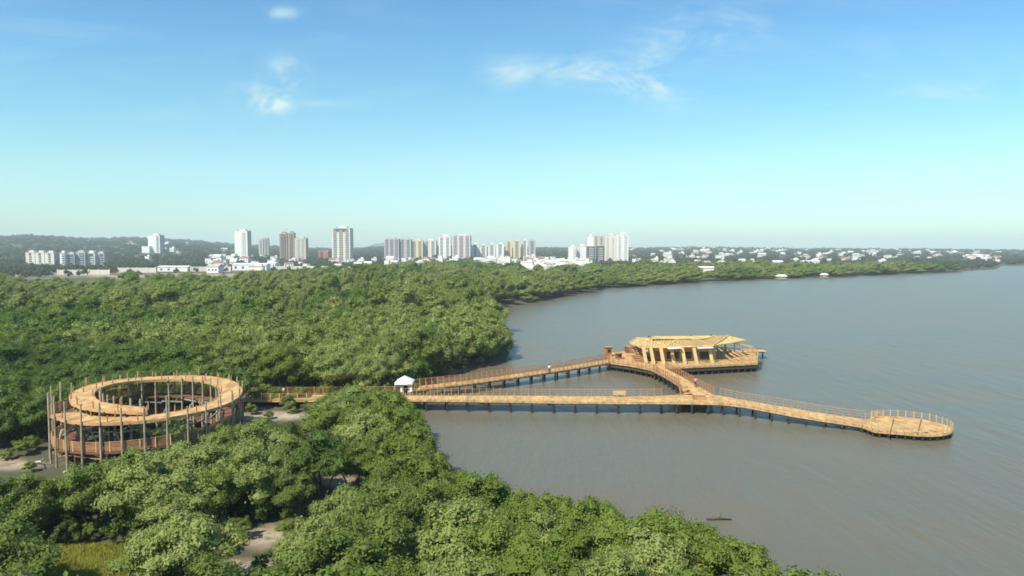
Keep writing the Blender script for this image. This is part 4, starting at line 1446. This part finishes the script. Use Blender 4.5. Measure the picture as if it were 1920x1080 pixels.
def block(name, px0, px1, ytop, d, body, label, stripes=(), strip_mat='win', rot=0.0, deep=.8, penthouse=True, floors=True, cat="tower block", group=None, side=None, crown=None, ybase=None):
    """a tall building: walls, recessed window bays between full-height piers, floor edges, roof storey and tanks"""
    pc, w, _, _ = bx(px0, px1, ytop, d)
    x = (pc - 960) / F * d
    zg = float(land_z(x, d)) - 1.0
    zt = at_depth(pc, ytop, d).z
    h = zt - zg
    root = tag(empty(name, (x, d, zg), rot), label, cat, group)
    dp = max(8, w * deep)
    y0 = 0.0
    MB().box((0, dp / 2, h / 2), (w, dp, h)).build("wall", mats_b[body], root)
    fl = 3.1
    n = int(h / fl)
    if floors:
        for (a, c) in stripes:          # bays: dark glass set between piers, with a slab at every floor
            bw_ = (c - a) * w
            cx = (a + c) / 2 * w - w / 2
            wn = MB().box((cx, -.03, h * .5 + 1), (bw_, .1, h * .94 - 2)).build("window_bay", mats_b[strip_mat], root)
            b = MB()
            for k in range(1, n):
                b.box((cx, -.45, k * fl + .6), (bw_ * .92, .9, 1.15))
            b.build("balcony_stack", mats_b['slab'] if body in ('dark', 'charcoal') else mats_b[body], root)
        b = MB()
        for k in range(1, n):
            for t in (.3, .7):
                b.box((w / 2 + .02, dp * t, k * fl), (.12, dp * .16, 1.4))
                b.box((-w / 2 - .02, dp * t, k * fl), (.12, dp * .16, 1.4))
        b.build("side_window_column", mats_b['win'], root)
    MB().box((0, dp / 2, h + .35), (w + .5, dp + .5, .7)).build("parapet", mats_b['slab'], root)
    if penthouse:
        MB().box((w * .05, dp / 2, h + 2.2), (w * .45, dp * .5, 3.0)).build("roof_storey", mats_b[body], root)
        MB().tube([(-w * .3, dp * .4, h + .7), (-w * .3, dp * .4, h + 3.0)], 1.2, 10).build("water_tank", mats_b['grey'], root)
    if crown:
        MB().box((0, -.35, h - crown / 2 - 1), (w * .66, .4, crown)).build("dark_crown_band", mats_b['win'], root)
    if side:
        MB().box((w / 2 + .3, dp * .5, h / 2), (.5, dp * .9, h - 1)).build("shaded_side", mats_b[side], root)  # side slab coloured darker to paint in the shade away from the sun
    BLD.append((x, d, w, dp))
    return root, w, dp, h


BLD = []
S2 = ((.12, .34), (.62, .86))
S3 = ((.08, .26), (.40, .60), (.74, .92))
block("tower_block", 279, 301, 441, 1650, 'white', "plain white tower with a shaded right side, alone on the wooded slope at far left", ((.70, .9),), 'win', side='grey')
block("annex_building", 267, 281, 462, 1640, 'white', "low white stepped annex at the left foot of the lone white tower", (), penthouse=False)
for i, (a, c) in enumerate(((49, 66), (67, 84), (85, 102))):
    block("apartment_block", a, c, 474 + i * .4, 1000, 'cream', "ribbed cream apartment block at far left, %s of three in a row" % ("leftmost", "middle", "rightmost")[i], ((.35, .62),), 'win', cat="apartment block", group="cream apartment blocks at far left", side='grey')
for i, (a, c, m, y) in enumerate(((113, 122, 'white', 475), (124, 140, 'grey', 477), (142, 160, 'grey', 474), (161, 178, 'white', 475), (181, 196, 'grey', 476))):
    block("apartment_block", a, c, y, 930 + 6 * i, m, "mid-rise %s block, number %s from left in the row beside the cream blocks" % ('white' if m == 'white' else 'grey', ("one", "two", "three", "four", "five")[i]), ((.4, .9),), 'charcoal' if i in (2,) else 'win', cat="apartment block", group="grey and white blocks at far left")
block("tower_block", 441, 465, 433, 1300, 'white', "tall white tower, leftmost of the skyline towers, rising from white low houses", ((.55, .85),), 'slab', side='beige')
block("tower_block", 486, 494, 449, 1750, 'beige', "slim beige tower, left one of the small pair behind the skyline", ((.3, .7),))
block("tower_block", 496, 504, 447, 1750, 'grey', "slim grey tower, right one of the small pair behind the skyline", ((.2, .8),))
r_, w_, dp_, h_ = block("tower_block", 525, 539, 438, 1300, 'brown', "dark unfinished tower with a crane on top, left half of the brown pair", ((.15, .85),), 'charcoal', deep=1.0)
block("tower_block", 540.5, 552, 437, 1300, 'brown', "dark unfinished tower, right half of the brown pair", ((.3, .8),), 'charcoal', deep=1.0)
block("tower_block", 553, 574, 447, 1290, 'beige', "plain beige tower touching the dark brown pair on their right", ((.2, .42), (.58, .8)), 'slab')
block("brick_building", 597, 616, 471, 1350, 'red', "low red brick building between the brown towers and the tall cream tower", ((.2, .45),), penthouse=False, cat="building")
block("tower_block", 623, 657, 428, 1230, 'cream', "tallest cream tower with dark vertical window strips and a dark top band", S3, 'win', crown=5)
for a, c, y, m, st_, lb_ in (
        (721, 748, 448, 'grey', S3, "grey lilac tower at the left end of the long central row"),
        (750, 771, 449, 'grey', S2, "second grey tower of the central row, beside the lilac one"),
        (772, 793, 452, 'yellow', S2, "pale yellow tower right of the two grey central towers"),
        (795, 818, 451, 'cream', S2, "beige tower with a brown right side in the central row"),
        (823, 845, 443, 'white', S2, "white tower with grey strips in the central row"),
        (848, 882, 442, 'pink', S3, "broad pinkish cream tower with a dark right edge, highest of the central row")):
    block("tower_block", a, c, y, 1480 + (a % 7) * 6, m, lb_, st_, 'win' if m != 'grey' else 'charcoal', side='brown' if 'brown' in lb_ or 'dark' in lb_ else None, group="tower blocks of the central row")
for a, c, y, m, lb_ in ((884, 898, 458, 'white', "low pale block directly right of the broad pinkish tower"), (899, 913, 460, 'pale', "second low pale block right of the broad pinkish tower"),
                        (915, 929, 459, 'pale', "low pale block with green-grey bays left of the yellow tower pair"), (930, 945, 458, 'white', "low white block touching the yellow tower pair"),
                        (948, 960, 453, 'yellow', "yellow tower, leftmost of the yellow group right of centre"), (962, 976, 452, 'yellow', "second yellow tower of the group right of centre"),
                        (978, 989, 451, 'cream', "cream tower beside the two yellow towers"), (991, 1004, 451, 'grey', "grey tower at the right end of the yellow group")):
    block("tower_block", a, c, y, 1500 + (a % 5) * 8, m, lb_, ((.3, .7),), group="tower blocks right of centre")
for a, c, y, d, m, lb_, st_ in ((1066, 1080, 463, 1180, 'white', "low white block, left one before the dark cube building", ((.6, .9),)), (1082, 1099, 462, 1190, 'white', "low white block touching the dark cube building on its left", ((.1, .3),)),
                                (1101, 1112, 443, 1400, 'white', "narrow white tower standing behind the dark cube building", ()), (1113, 1132, 443, 1390, 'beige', "beige tower with brown bays behind the dark cube building", S2),
                                (1134, 1154, 441, 1240, 'cream', "cream tower right of the dark cube building", S2), (1156, 1178, 439, 1230, 'white', "brightest white tower at the right end of the skyline", S2)):
    block("tower_block", a, c, y, d, m, lb_, st_, 'brown' if 'brown bays' in lb_ else 'slab', group="tower blocks at the right end of the skyline")
block("office_block", 1101, 1116, 462, 1180, 'charcoal', "left half of the dark cube building under the white towers", ((.2, .8),), 'charcoal', penthouse=False, cat="office block")
block("office_block", 1119, 1133, 461, 1185, 'charcoal', "right half of the dark cube building under the white towers", ((.2, .8),), 'charcoal', penthouse=False, cat="office block")

# crane on the unfinished tower
cx_, cd_ = (530 - 960) / F * 1304, 1304
cr = tag(empty("crane", (cx_, cd_ + 8, at_depth(530, 437, 1304).z)), "tower crane on the dark unfinished tower", "crane")
MB().box((0, 0, 4.5), (1.2, 1.2, 9)).build("mast", mats_b['yellow'], cr)
MB().beam((-20, 0, 8.2), (8, 0, 8.2), .8, .9).build("jib", mats_b['yellow'], cr)
MB().box((6.5, 0, 7.2), (3, 1.5, 2)).build("counterweight", mats_b['grey'], cr)
MB().tube([(0, 0, 9), (0, 0, 12)], [.5, .1], 6).build("mast_top", mats_b['yellow'], cr)

# long low buildings and walls along the forest edge
for (a, c, y0_, y1_, m, lb_) in ((108, 205, 507, 515, 'soilwall', "long cream perimeter wall below the grey and white blocks"), (222, 292, 503, 511, 'soilwall', "cream wall section right of the far left blocks"),
                                 (296, 352, 502, 509, 'white', "long white shed in the pale strip left of the first tower"), (358, 432, 501, 509, 'soilwall', "cream wall that ends at the white houses of the first tower"),
                                 (436, 500, 497, 507, 'white', "long white shed at the foot of the leftmost skyline tower"), (505, 620, 500, 505, 'soilwall', "low cream wall between brown towers and forest"),
                                 (655, 730, 501, 505, 'soilwall', "low cream wall right of the tallest cream tower")):
    d = (H - .5) * F / (y1_ - 466)
    x = ((a + c) / 2 - 960) / F * d
    w = (c - a) / F * d
    h = (y1_ - y0_) / F * d + .6
    o = tag(empty("long_shed" if m == 'white' else "perimeter_wall", (x, d, .5)), lb_, "shed" if m == 'white' else "wall")
    if m == 'white':
        MB().box((0, 5, h / 2), (w, 12, h)).build("wall", mats_b['white'], o)
        MB().add([(-w / 2 - .5, -1.5, h), (w / 2 + .5, -1.5, h), (w / 2 + .5, 5, h + 1.6), (-w / 2 - .5, 5, h + 1.6), (w / 2 + .5, 11.5, h), (-w / 2 - .5, 11.5, h)], [(0, 1, 2, 3), (3, 2, 4, 5), (0, 3, 5), (1, 4, 2), (0, 5, 4, 1)]).build("roof", mats_b['pale'], o)
        for k in range(int(w / 8)):
            MB().box((-w / 2 + 4 + k * 8, -1.03, h * .5), (2.4, .08, h * .4)).build("window", mats_b['win'], o)
    else:
        b = MB()
        nseg = max(3, int(w / 9))
        MB().box((0, 0, h / 2), (w, .5, h)).build("panel", mats_b['soilwall'], o)
        for k in range(nseg + 1):
            b.box((-w / 2 + k * w / nseg, -.1, h / 2 + .2), (.9, .9, h + .5))
        b.build("pier", mats_b['cream'], o)
    BLD.append((x, d, w, 12))

# houses: px range, distance range, how many, size
hr = random.Random(11)
HM = []
for v in range(3):
    b1, b2, b3 = MB(), MB(), MB()
    if v == 0:
        b1.box((0, 0, .5), (1, 1, 1)); b2.box((0, 0, 1.03), (1.06, 1.06, .06)); b1.box((.15, .1, 1.2), (.45, .5, .32))
    elif v == 1:
        b1.box((0, 0, .4), (1, 1, .8)); b2.add([(-.55, -.55, .8), (.55, -.55, .8), (.55, .55, .8), (-.55, .55, .8), (-.5, 0, 1.12), (.5, 0, 1.12)], [(0, 1, 5, 4), (2, 3, 4, 5), (1, 2, 5), (3, 0, 4), (0, 3, 2, 1)])
    else:
        b1.box((-.2, 0, .5), (.6, 1, 1)).box((.31, .08, .32), (.40, .8, .64)); b2.box((-.2, 0, 1.03), (.66, 1.05, .06)).box((.335, .08, .665), (.40, .86, .05))
    for sx in (-.3, .05, .32): b3.box((sx - .02, -.505 if v != 2 else (-.505 if sx < .2 else -.33), .42 if v != 2 else .4), (.13, .02, .22))
    HM.append((b1, b2, b3))
HMESH = {}
ZON = [(1185, 1330, 1000, 3300, 34, 'w'), (1300, 1560, 950, 3600, 60, 'w'), (1540, 1760, 1050, 3300, 38, 'w'), (1740, 1880, 1150, 2600, 24, 'p'),
       (985, 1105, 620, 1250, 60, 'd'), (895, 1010, 900, 1350, 16, 'd'), (660, 860, 850, 1350, 22, 'd'), (395, 520, 620, 1500, 24, 'd'), (535, 640, 800, 1300, 8, 'd'), (190, 440, 1100, 2600, 20, 'w'), (5, 60, 900, 1300, 4, 'd')]
HPOS = []
nh = 0
for (a, c, d0, d1, n_, k_) in ZON:
    for _ in range(n_):
        if len(HPOS) >= 298: break
        for _try in range(80):
            px = hr.uniform(a, c)
            d = d0 * (d1 / d0) ** (hr.random() ** .8)
            x = (px - 960) / F * d
            w = hr.uniform(7.5, 15) * (1.25 if k_ == 'd' else 1.05) * (d / 1400) ** .45
            if float(shore_sd([(x, d)])[0]) < 70: continue
            if all(abs(x - q[0]) > (w + q[2]) * .55 or abs(d - q[1]) > 24 for q in HPOS) and all(abs(x - q[0]) > (w + q[2]) * .6 or abs(d - q[1] - q[3] / 2) > q[3] / 2 + 12 for q in BLD):
                break
        else: continue
        hh = hr.uniform(4.2, 8.5) * (1.2 if k_ == 'd' else .95) * (d / 1400) ** .5 + 1.0
        v = hr.randrange(3)
        wallc = hr.choice(['white', 'white', 'white', 'cream', 'pale', 'pink' if k_ == 'p' else 'white'])
        roofc = 'roofred' if hr.random() < .22 else hr.choice(['white', 'pale', 'roofgrey', 'pale'])
        HPOS.append((x, d, w, hh, v, wallc, roofc, px))
HITEMS = []
for (x, d, w, hh, v, wallc, roofc, px) in HPOS:
    z = float(land_z(x, d)) - .3
    e = empty("house", (x, d, z), hr.uniform(-.35, .35))
    e.scale = (w, w * .85, hh)
    for j, (nm, mk) in enumerate((("wall", wallc), ("roof", roofc), ("window", 'win'))):
        key = (v, j, mk)
        if key not in HMESH:
            o = HM[v][j].build(nm, mats_b[mk]); HMESH[key] = o.data
            o.parent = e
        else:
            o = bpy.data.objects.new(nm, HMESH[key]); COL.objects.link(o); o.parent = e
    qx, qy = proj(x, d, z + hh * .6)
    look = "%s %s" % ({'white': 'white', 'cream': 'cream', 'pale': 'off-white', 'pink': 'pinkish'}[wallc], {'roofred': 'red-roofed', 'roofgrey': 'grey-roofed', 'white': 'white-roofed', 'pale': 'pale-roofed'}[roofc])
    HITEMS.append((e, look, "far house", qx, qy))
HMARK = []
for x0_, nm_ in ((30, "left of the cream blocks"), (215, "left of the lone white tower"), (310, "right of the lone white tower"), (380, "on the slope before the first skyline tower"), (425, "left of the leftmost skyline tower"), (470, "at the foot of the leftmost skyline tower"),
                 (512, "left of the brown tower pair"), (560, "below the brown tower pair"), (615, "by the red brick building"), (680, "right of the tallest cream tower"), (725, "below the grey lilac tower"), (780, "below the pale yellow tower"),
                 (835, "below the white striped tower"), (875, "below the broad pinkish tower"), (915, "below the low pale blocks"), (960, "below the yellow towers"), (1000, "below the grey end tower"), (1035, "between yellow towers and dark cube"),
                 (1075, "left of the dark cube"), (1110, "below the dark cube"), (1195, "right of the brightest tower")):
    HMARK.append((x0_, 490, nm_))
for k_ in range(18):
    x0_ = 1240 + k_ * 37
    nm_ = ["between skyline and the long low shed", "above the long low shed's edge", "above the long low shed", "just right of the long low shed", "between long shed and larger stilt hut", "left of the larger stilt hut", "above the larger stilt hut",
           "between the two stilt huts", "above the smaller stilt hut", "right of the smaller stilt hut", "one bay right of the stilt huts", "above the round end platform's neck", "above the round end platform", "right of the round end platform",
           "near the far wooded point", "above the far wooded point", "at the far point's tip", "at the far right shore"][k_]
    HMARK += [(x0_, 489, nm_ + ", lower row"), (x0_, 473, nm_ + ", upper row")]
label_all(HITEMS, HMARK, lambda w: "house", "", lambda w: "far houses of the town")

# shed roof and two huts on the far waterline
for px, py, w, h, lb_ in ((1323, 507, 24, 4.0, "long low white roofed shed behind the far mangrove belt"),):
    d = 620
    x = (px - 960) / F * d
    o = tag(empty("long_shed", (x, d, .4)), lb_, "shed")
    MB().box((0, 4, 3.6), (15, 8, 7.2)).build("wall", mats_b['white'], o)
    MB().add([(-8, -.6, 7.2), (8, -.6, 7.2), (8, 4, 8.4), (-8, 4, 8.4), (8, 8.6, 7.2), (-8, 8.6, 7.2)], [(0, 1, 2, 3), (3, 2, 4, 5), (0, 3, 5), (1, 4, 2), (0, 5, 4, 1)]).build("roof", mats_b['white'], o)
    BLD.append((x, d, 18, 8))
for i, (px, py, w) in enumerate(((1465, 525.0, 8.5), (1545, 522.0, 6.0))):
    p = W(px, py, 0)
    o = tag(empty("stilt_hut", (p.x, p.y, 0)), "white roofed hut on stilts at the far waterline, %s one of two" % ("larger left" if i == 0 else "smaller right"), "hut", "huts at the far waterline")
    for sx in (-1, 1):
        for sy in (-1, 1):
            MB().tube([(sx * w * .42, sy * 2, -1), (sx * w * .42, sy * 2, 3.2)], .14, 6).build("stilt", M['pile'], o)
    MB().box((0, 0, 1.0), (w, 4.6, .25)).build("deck", M['rail_pale'], o)
    MB().box((0, .3, 2.0), (w * .7, 3.0, 1.75)).build("wall", mats_b['cream'], o)
    MB().add([(-w / 2, -2.5, 3.0), (w / 2, -2.5, 3.0), (w / 2, 2.5, 3.0), (-w / 2, 2.5, 3.0), (-w * .3, 0, 4.4), (w * .3, 0, 4.4)], [(0, 1, 5, 4), (1, 2, 5), (2, 3, 4, 5), (3, 0, 4), (0, 3, 2, 1)]).build("roof", mats_b['white'], o)

# ---- forest points
rs = np.random.RandomState(3)
allp = [(x, y, g, rs_ * 1.0, hs * 1.05) for (x, y, g, hs, rs_, _s) in rest]


def polar_points(r0, r1, s_fn, az0, az1, rs):
    out = []
    r = r0
    while r < r1:
        s = s_fn(r)
        n = max(1, int((az1 - az0) * r / s))
        a = az0 + (np.arange(n) + rs.uniform(-.45, .45, n) + .5) / n * (az1 - az0)
        rr = r + rs.uniform(-.45, .45, n) * s
        out.append(np.stack([rr * np.sin(a), rr * np.cos(a), np.full(n, s)], 1))
        r += s * .9
    return np.concatenate(out)


P = polar_points(150, 905, lambda r: 7.6 * max(1, r / 430) ** .6, math.radians(-46), math.radians(44), rs)
P = P[P[:, 1] > 186]
sd = shore_sd(P[:, :2])
P, sd = P[sd > 1.0], sd[sd > 1.0]
z = ground_z(P[:, 0], P[:, 1])
keep = np.ones(len(P), bool)
# the forest's far edge, by bearing
pxs = 960 + F * P[:, 0] / P[:, 1]
edge = np.interp(pxs, [-300, 0, 100, 210, 300, 430, 520, 700, 760, 900, 960, 1020, 1060, 1100, 1200, 1500, 1900], [600, 590, 500, 500, 515, 500, 560, 640, 760, 820, 640, 590, 640, 720, 790, 850, 905])
keep &= np.hypot(P[:, 0], P[:, 1]) < edge + 22 * fnoise(P[:, 0], P[:, 1], .02)
ALLB = [(q[0], q[1], q[2]) for q in BLD if q[1] < 700]
for (x, d, w) in ALLB:
    hide = (np.abs(P[:, 0] - x * P[:, 1] / d) < w / 2 + 2) & (P[:, 1] > d - 90) & (P[:, 1] < d + 14)
    keep &= ~hide
P, z = P[keep], z[keep]
rr0 = np.hypot(P[:, 0], P[:, 1])
nearf = np.clip((430 - rr0) / 150, 0, 1)
k = P[:, 2] / 7.6 * (1.62 - .20 * nearf)
jit = np.clip(rs.lognormal(-.04, .26, len(P)), .5, 1.5) * (1 + .25 * fnoise(P[:, 0], P[:, 1], .03))
sxy = k * np.clip(rs.lognormal(-.08, .27, len(P)), .55, 1.6)
sz = jit * (1.10 + .22 * nearf + .15 * np.maximum(k - 1.62, 0))
allp += np.stack([P[:, 0], P[:, 1], z, sxy, sz], 1).tolist()
scatter("mangrove_forest", allp, mid_lib, 6, "dense green mangrove forest stretching from the boardwalk to the town", 4)

Q = polar_points(700, 4300, lambda r: 11.0 * (r / 800) ** 1.15, math.radians(-46), math.radians(46), rs)
sd = shore_sd(Q[:, :2])
Q = Q[sd > 6]
pxs = 960 + F * Q[:, 0] / np.maximum(Q[:, 1], 1)
edge = np.interp(pxs, [-300, 0, 100, 210, 300, 430, 520, 700, 760, 900, 960, 1020, 1060, 1100, 1200, 1500, 1900], [600, 590, 500, 500, 515, 500, 560, 640, 760, 820, 640, 590, 640, 720, 790, 850, 905])
dd = np.hypot(Q[:, 0], Q[:, 1])
keep = dd > edge
dens = np.where(dd > 2300, .92, np.where((dd < edge + 130) & (pxs > 60) & (pxs < 1080), .10, .72))
keep &= rs.uniform(0, 1, len(Q)) < dens
for (x, d, w) in [(q[0], q[1], q[2]) for q in BLD] + [(q[0], q[1], q[2]) for q in HPOS]:
    lane = (np.abs(Q[:, 0] - x * Q[:, 1] / d) < w / 2 + 1 + Q[:, 2] * .25) & (Q[:, 1] > d - (230 if w > 25 or d > 1600 else 130)) & (Q[:, 1] < d + 14)
    lane &= rs.uniform(0, 1, len(Q)) < .88
    keep &= ~lane
Q = Q[keep]
z = land_z(Q[:, 0], Q[:, 1])
kk = Q[:, 2] / 9.5
scatter("woodland", np.stack([Q[:, 0], Q[:, 1], z - .3, kk * rs.uniform(.8, 1.2, len(Q)) * 1.15, (1 + .25 * (kk - 1)) * rs.uniform(.75, 1.25, len(Q))], 1), far_lib, 4, "scrubby dark green woodland between and behind the town's houses", 5)

# ---- low bushes between the near trees
ub = []
ur = random.Random(21)
yv = 22.0
pts_ = []
while yv < 135:
    xv = -1.05 * yv - 20
    while xv < min(60, .9 * yv + 30):
        pts_.append((xv + ur.uniform(-.9, .9), yv + ur.uniform(-.9, .9))); xv += 2.1
    yv += 2.0
PA = np.array(pts_); sdu = shore_sd(PA); gu = ground_z(PA[:, 0], PA[:, 1])
for (x, y), sd_, g in zip(pts_, sdu, gu):
    if sd_ < .2: continue
    rr_ = math.hypot(x - RC.x, y - RC.y)
    if 5.2 < rr_ < 11.9 or strip_dist(x, y, mid_s) < 2.8 or strip_dist(x, y, mid_r) < 2.8: continue
    if any(math.hypot((x - cx) / (rx + .7), (y - cy) / (ry + .7)) < 1 for cx, cy, rx, ry in SAND + GRASS): continue
    s_ = ur.uniform(.26, .52) if y < 108 else ur.uniform(.3, .6)
    q = proj(x, y, g + 6.2 * s_)
    if rr_ > 6 and y < 108 and q[1] < interp(TOPL, q[0]) and not (y > RC.y and 960 + F * x / y < 452): continue
    bad = False
    for poly in CLEAR:
        for kx, kz in ((0, 1.0), (0, .5), (-.9, .5), (.9, .5)):
            if in_poly(*proj(x + kx * 3 * s_, y, g + 6.2 * s_ * kz), poly): bad = True
    if bad: continue
    ub.append((x, y, g - .5 * s_, s_ * ur.uniform(.9, 1.2), s_))
und_lib = lib_collection("bush_crown", [crown_mesh(990 + i, 26, 60, .34, R=3.2, h0=.6, h1=6.0, material=LEAF['dark green' if i != 1 else 'olive green'])[0] for i in range(4)])  # mostly the darker leaf colour, standing in for shaded gaps between crowns
scatter("undergrowth", ub, und_lib, 4, "low green bushes filling the ground between the near mangroves", 8)

# ---- grass in the lower left clearing
gr = np.random.RandomState(9)
b = MB()
gx, gy, grx, gry = GRASS[0]
vs, fs = [], []
for _ in range(15000):
    a, r = gr.uniform(0, 6.28), math.sqrt(gr.uniform(0, 1)) * 1.25
    x, y = gx + math.cos(a) * r * grx, gy + math.sin(a) * r * gry
    hgt = gr.uniform(.15, .5); t = gr.uniform(0, 6.28); w = .05
    dx, dy = math.cos(t) * w, math.sin(t) * w
    o = len(vs)
    vs += [(x - dx, y - dy, .35), (x + dx, y + dy, .35), (x + gr.uniform(-.2, .2), y + gr.uniform(-.2, .2), .4 + hgt)]
    fs.append((o, o + 1, o + 2))
b.add(vs, fs)
gm = leaf_mat('grass_blade', [(0.27, 0.29, 0.055), (0.34, 0.34, 0.07), (0.42, 0.38, 0.10)], patch=.3)
tag(b.build("grass", gm), "yellow green grass in the clearing at the lower left", kind="stuff")

# ------------------------------------------------------------------ far-off hill beyond the skyline
hp = []
for i in range(25):
    px = 640 + i * 5.5
    t = i / 24
    hp.append((px, 466 - 12.5 * math.exp(-((px - 722) / 34) ** 2) + .6 * math.sin(i * 1.7)))
b = MB()
D = 6500.0
vs = []
for j in range(9):
    for (px, py) in hp:
        dj = D + j * 120 - 480
        zt = max(0, H - (py + 1.2 - 466) * D / F)
        vs.append(((px - 960) / F * dj, dj, zt * math.exp(-((j - 4) / 2.2) ** 2) + 6 * math.sin(px * .3 + j)))
nn = len(hp)
fs = [(j * nn + i, j * nn + i + 1, (j + 1) * nn + i + 1, (j + 1) * nn + i) for j in range(8) for i in range(nn - 1)]
b.add(vs, fs)
tag(b.build("hills", mat('far_scrub', (0.07, 0.09, 0.045), .9, .3, .01), None, True), "faint far hill behind the central towers", kind="structure")

# ------------------------------------------------------------------ air
hz = MB().box((0, 0, 69), (14400, 14400, 146)).build("haze", None)
hm = bpy.data.materials.new("haze"); hm.use_nodes = True
nt = hm.node_tree; nt.nodes.clear()
o_ = nt.nodes.new("ShaderNodeOutputMaterial"); pvn = nt.nodes.new("ShaderNodeVolumePrincipled")
pvn.inputs["Color"].default_value = (0.86, 0.97, 0.97, 1)
pvn.inputs["Density"].default_value = 0.00016
pvn.inputs["Anisotropy"].default_value = 0.0
nt.links.new(pvn.outputs[0], o_.inputs["Volume"])
hz.data.materials.append(hm)
tag(hz, "thin pale haze over the lagoon and the town", kind="stuff")
print("near trees", len(near_trees), "rest", len(rest), "forest", len(allp), "woodland", len(Q), "houses", len(HPOS), "objects", len(bpy.data.objects))
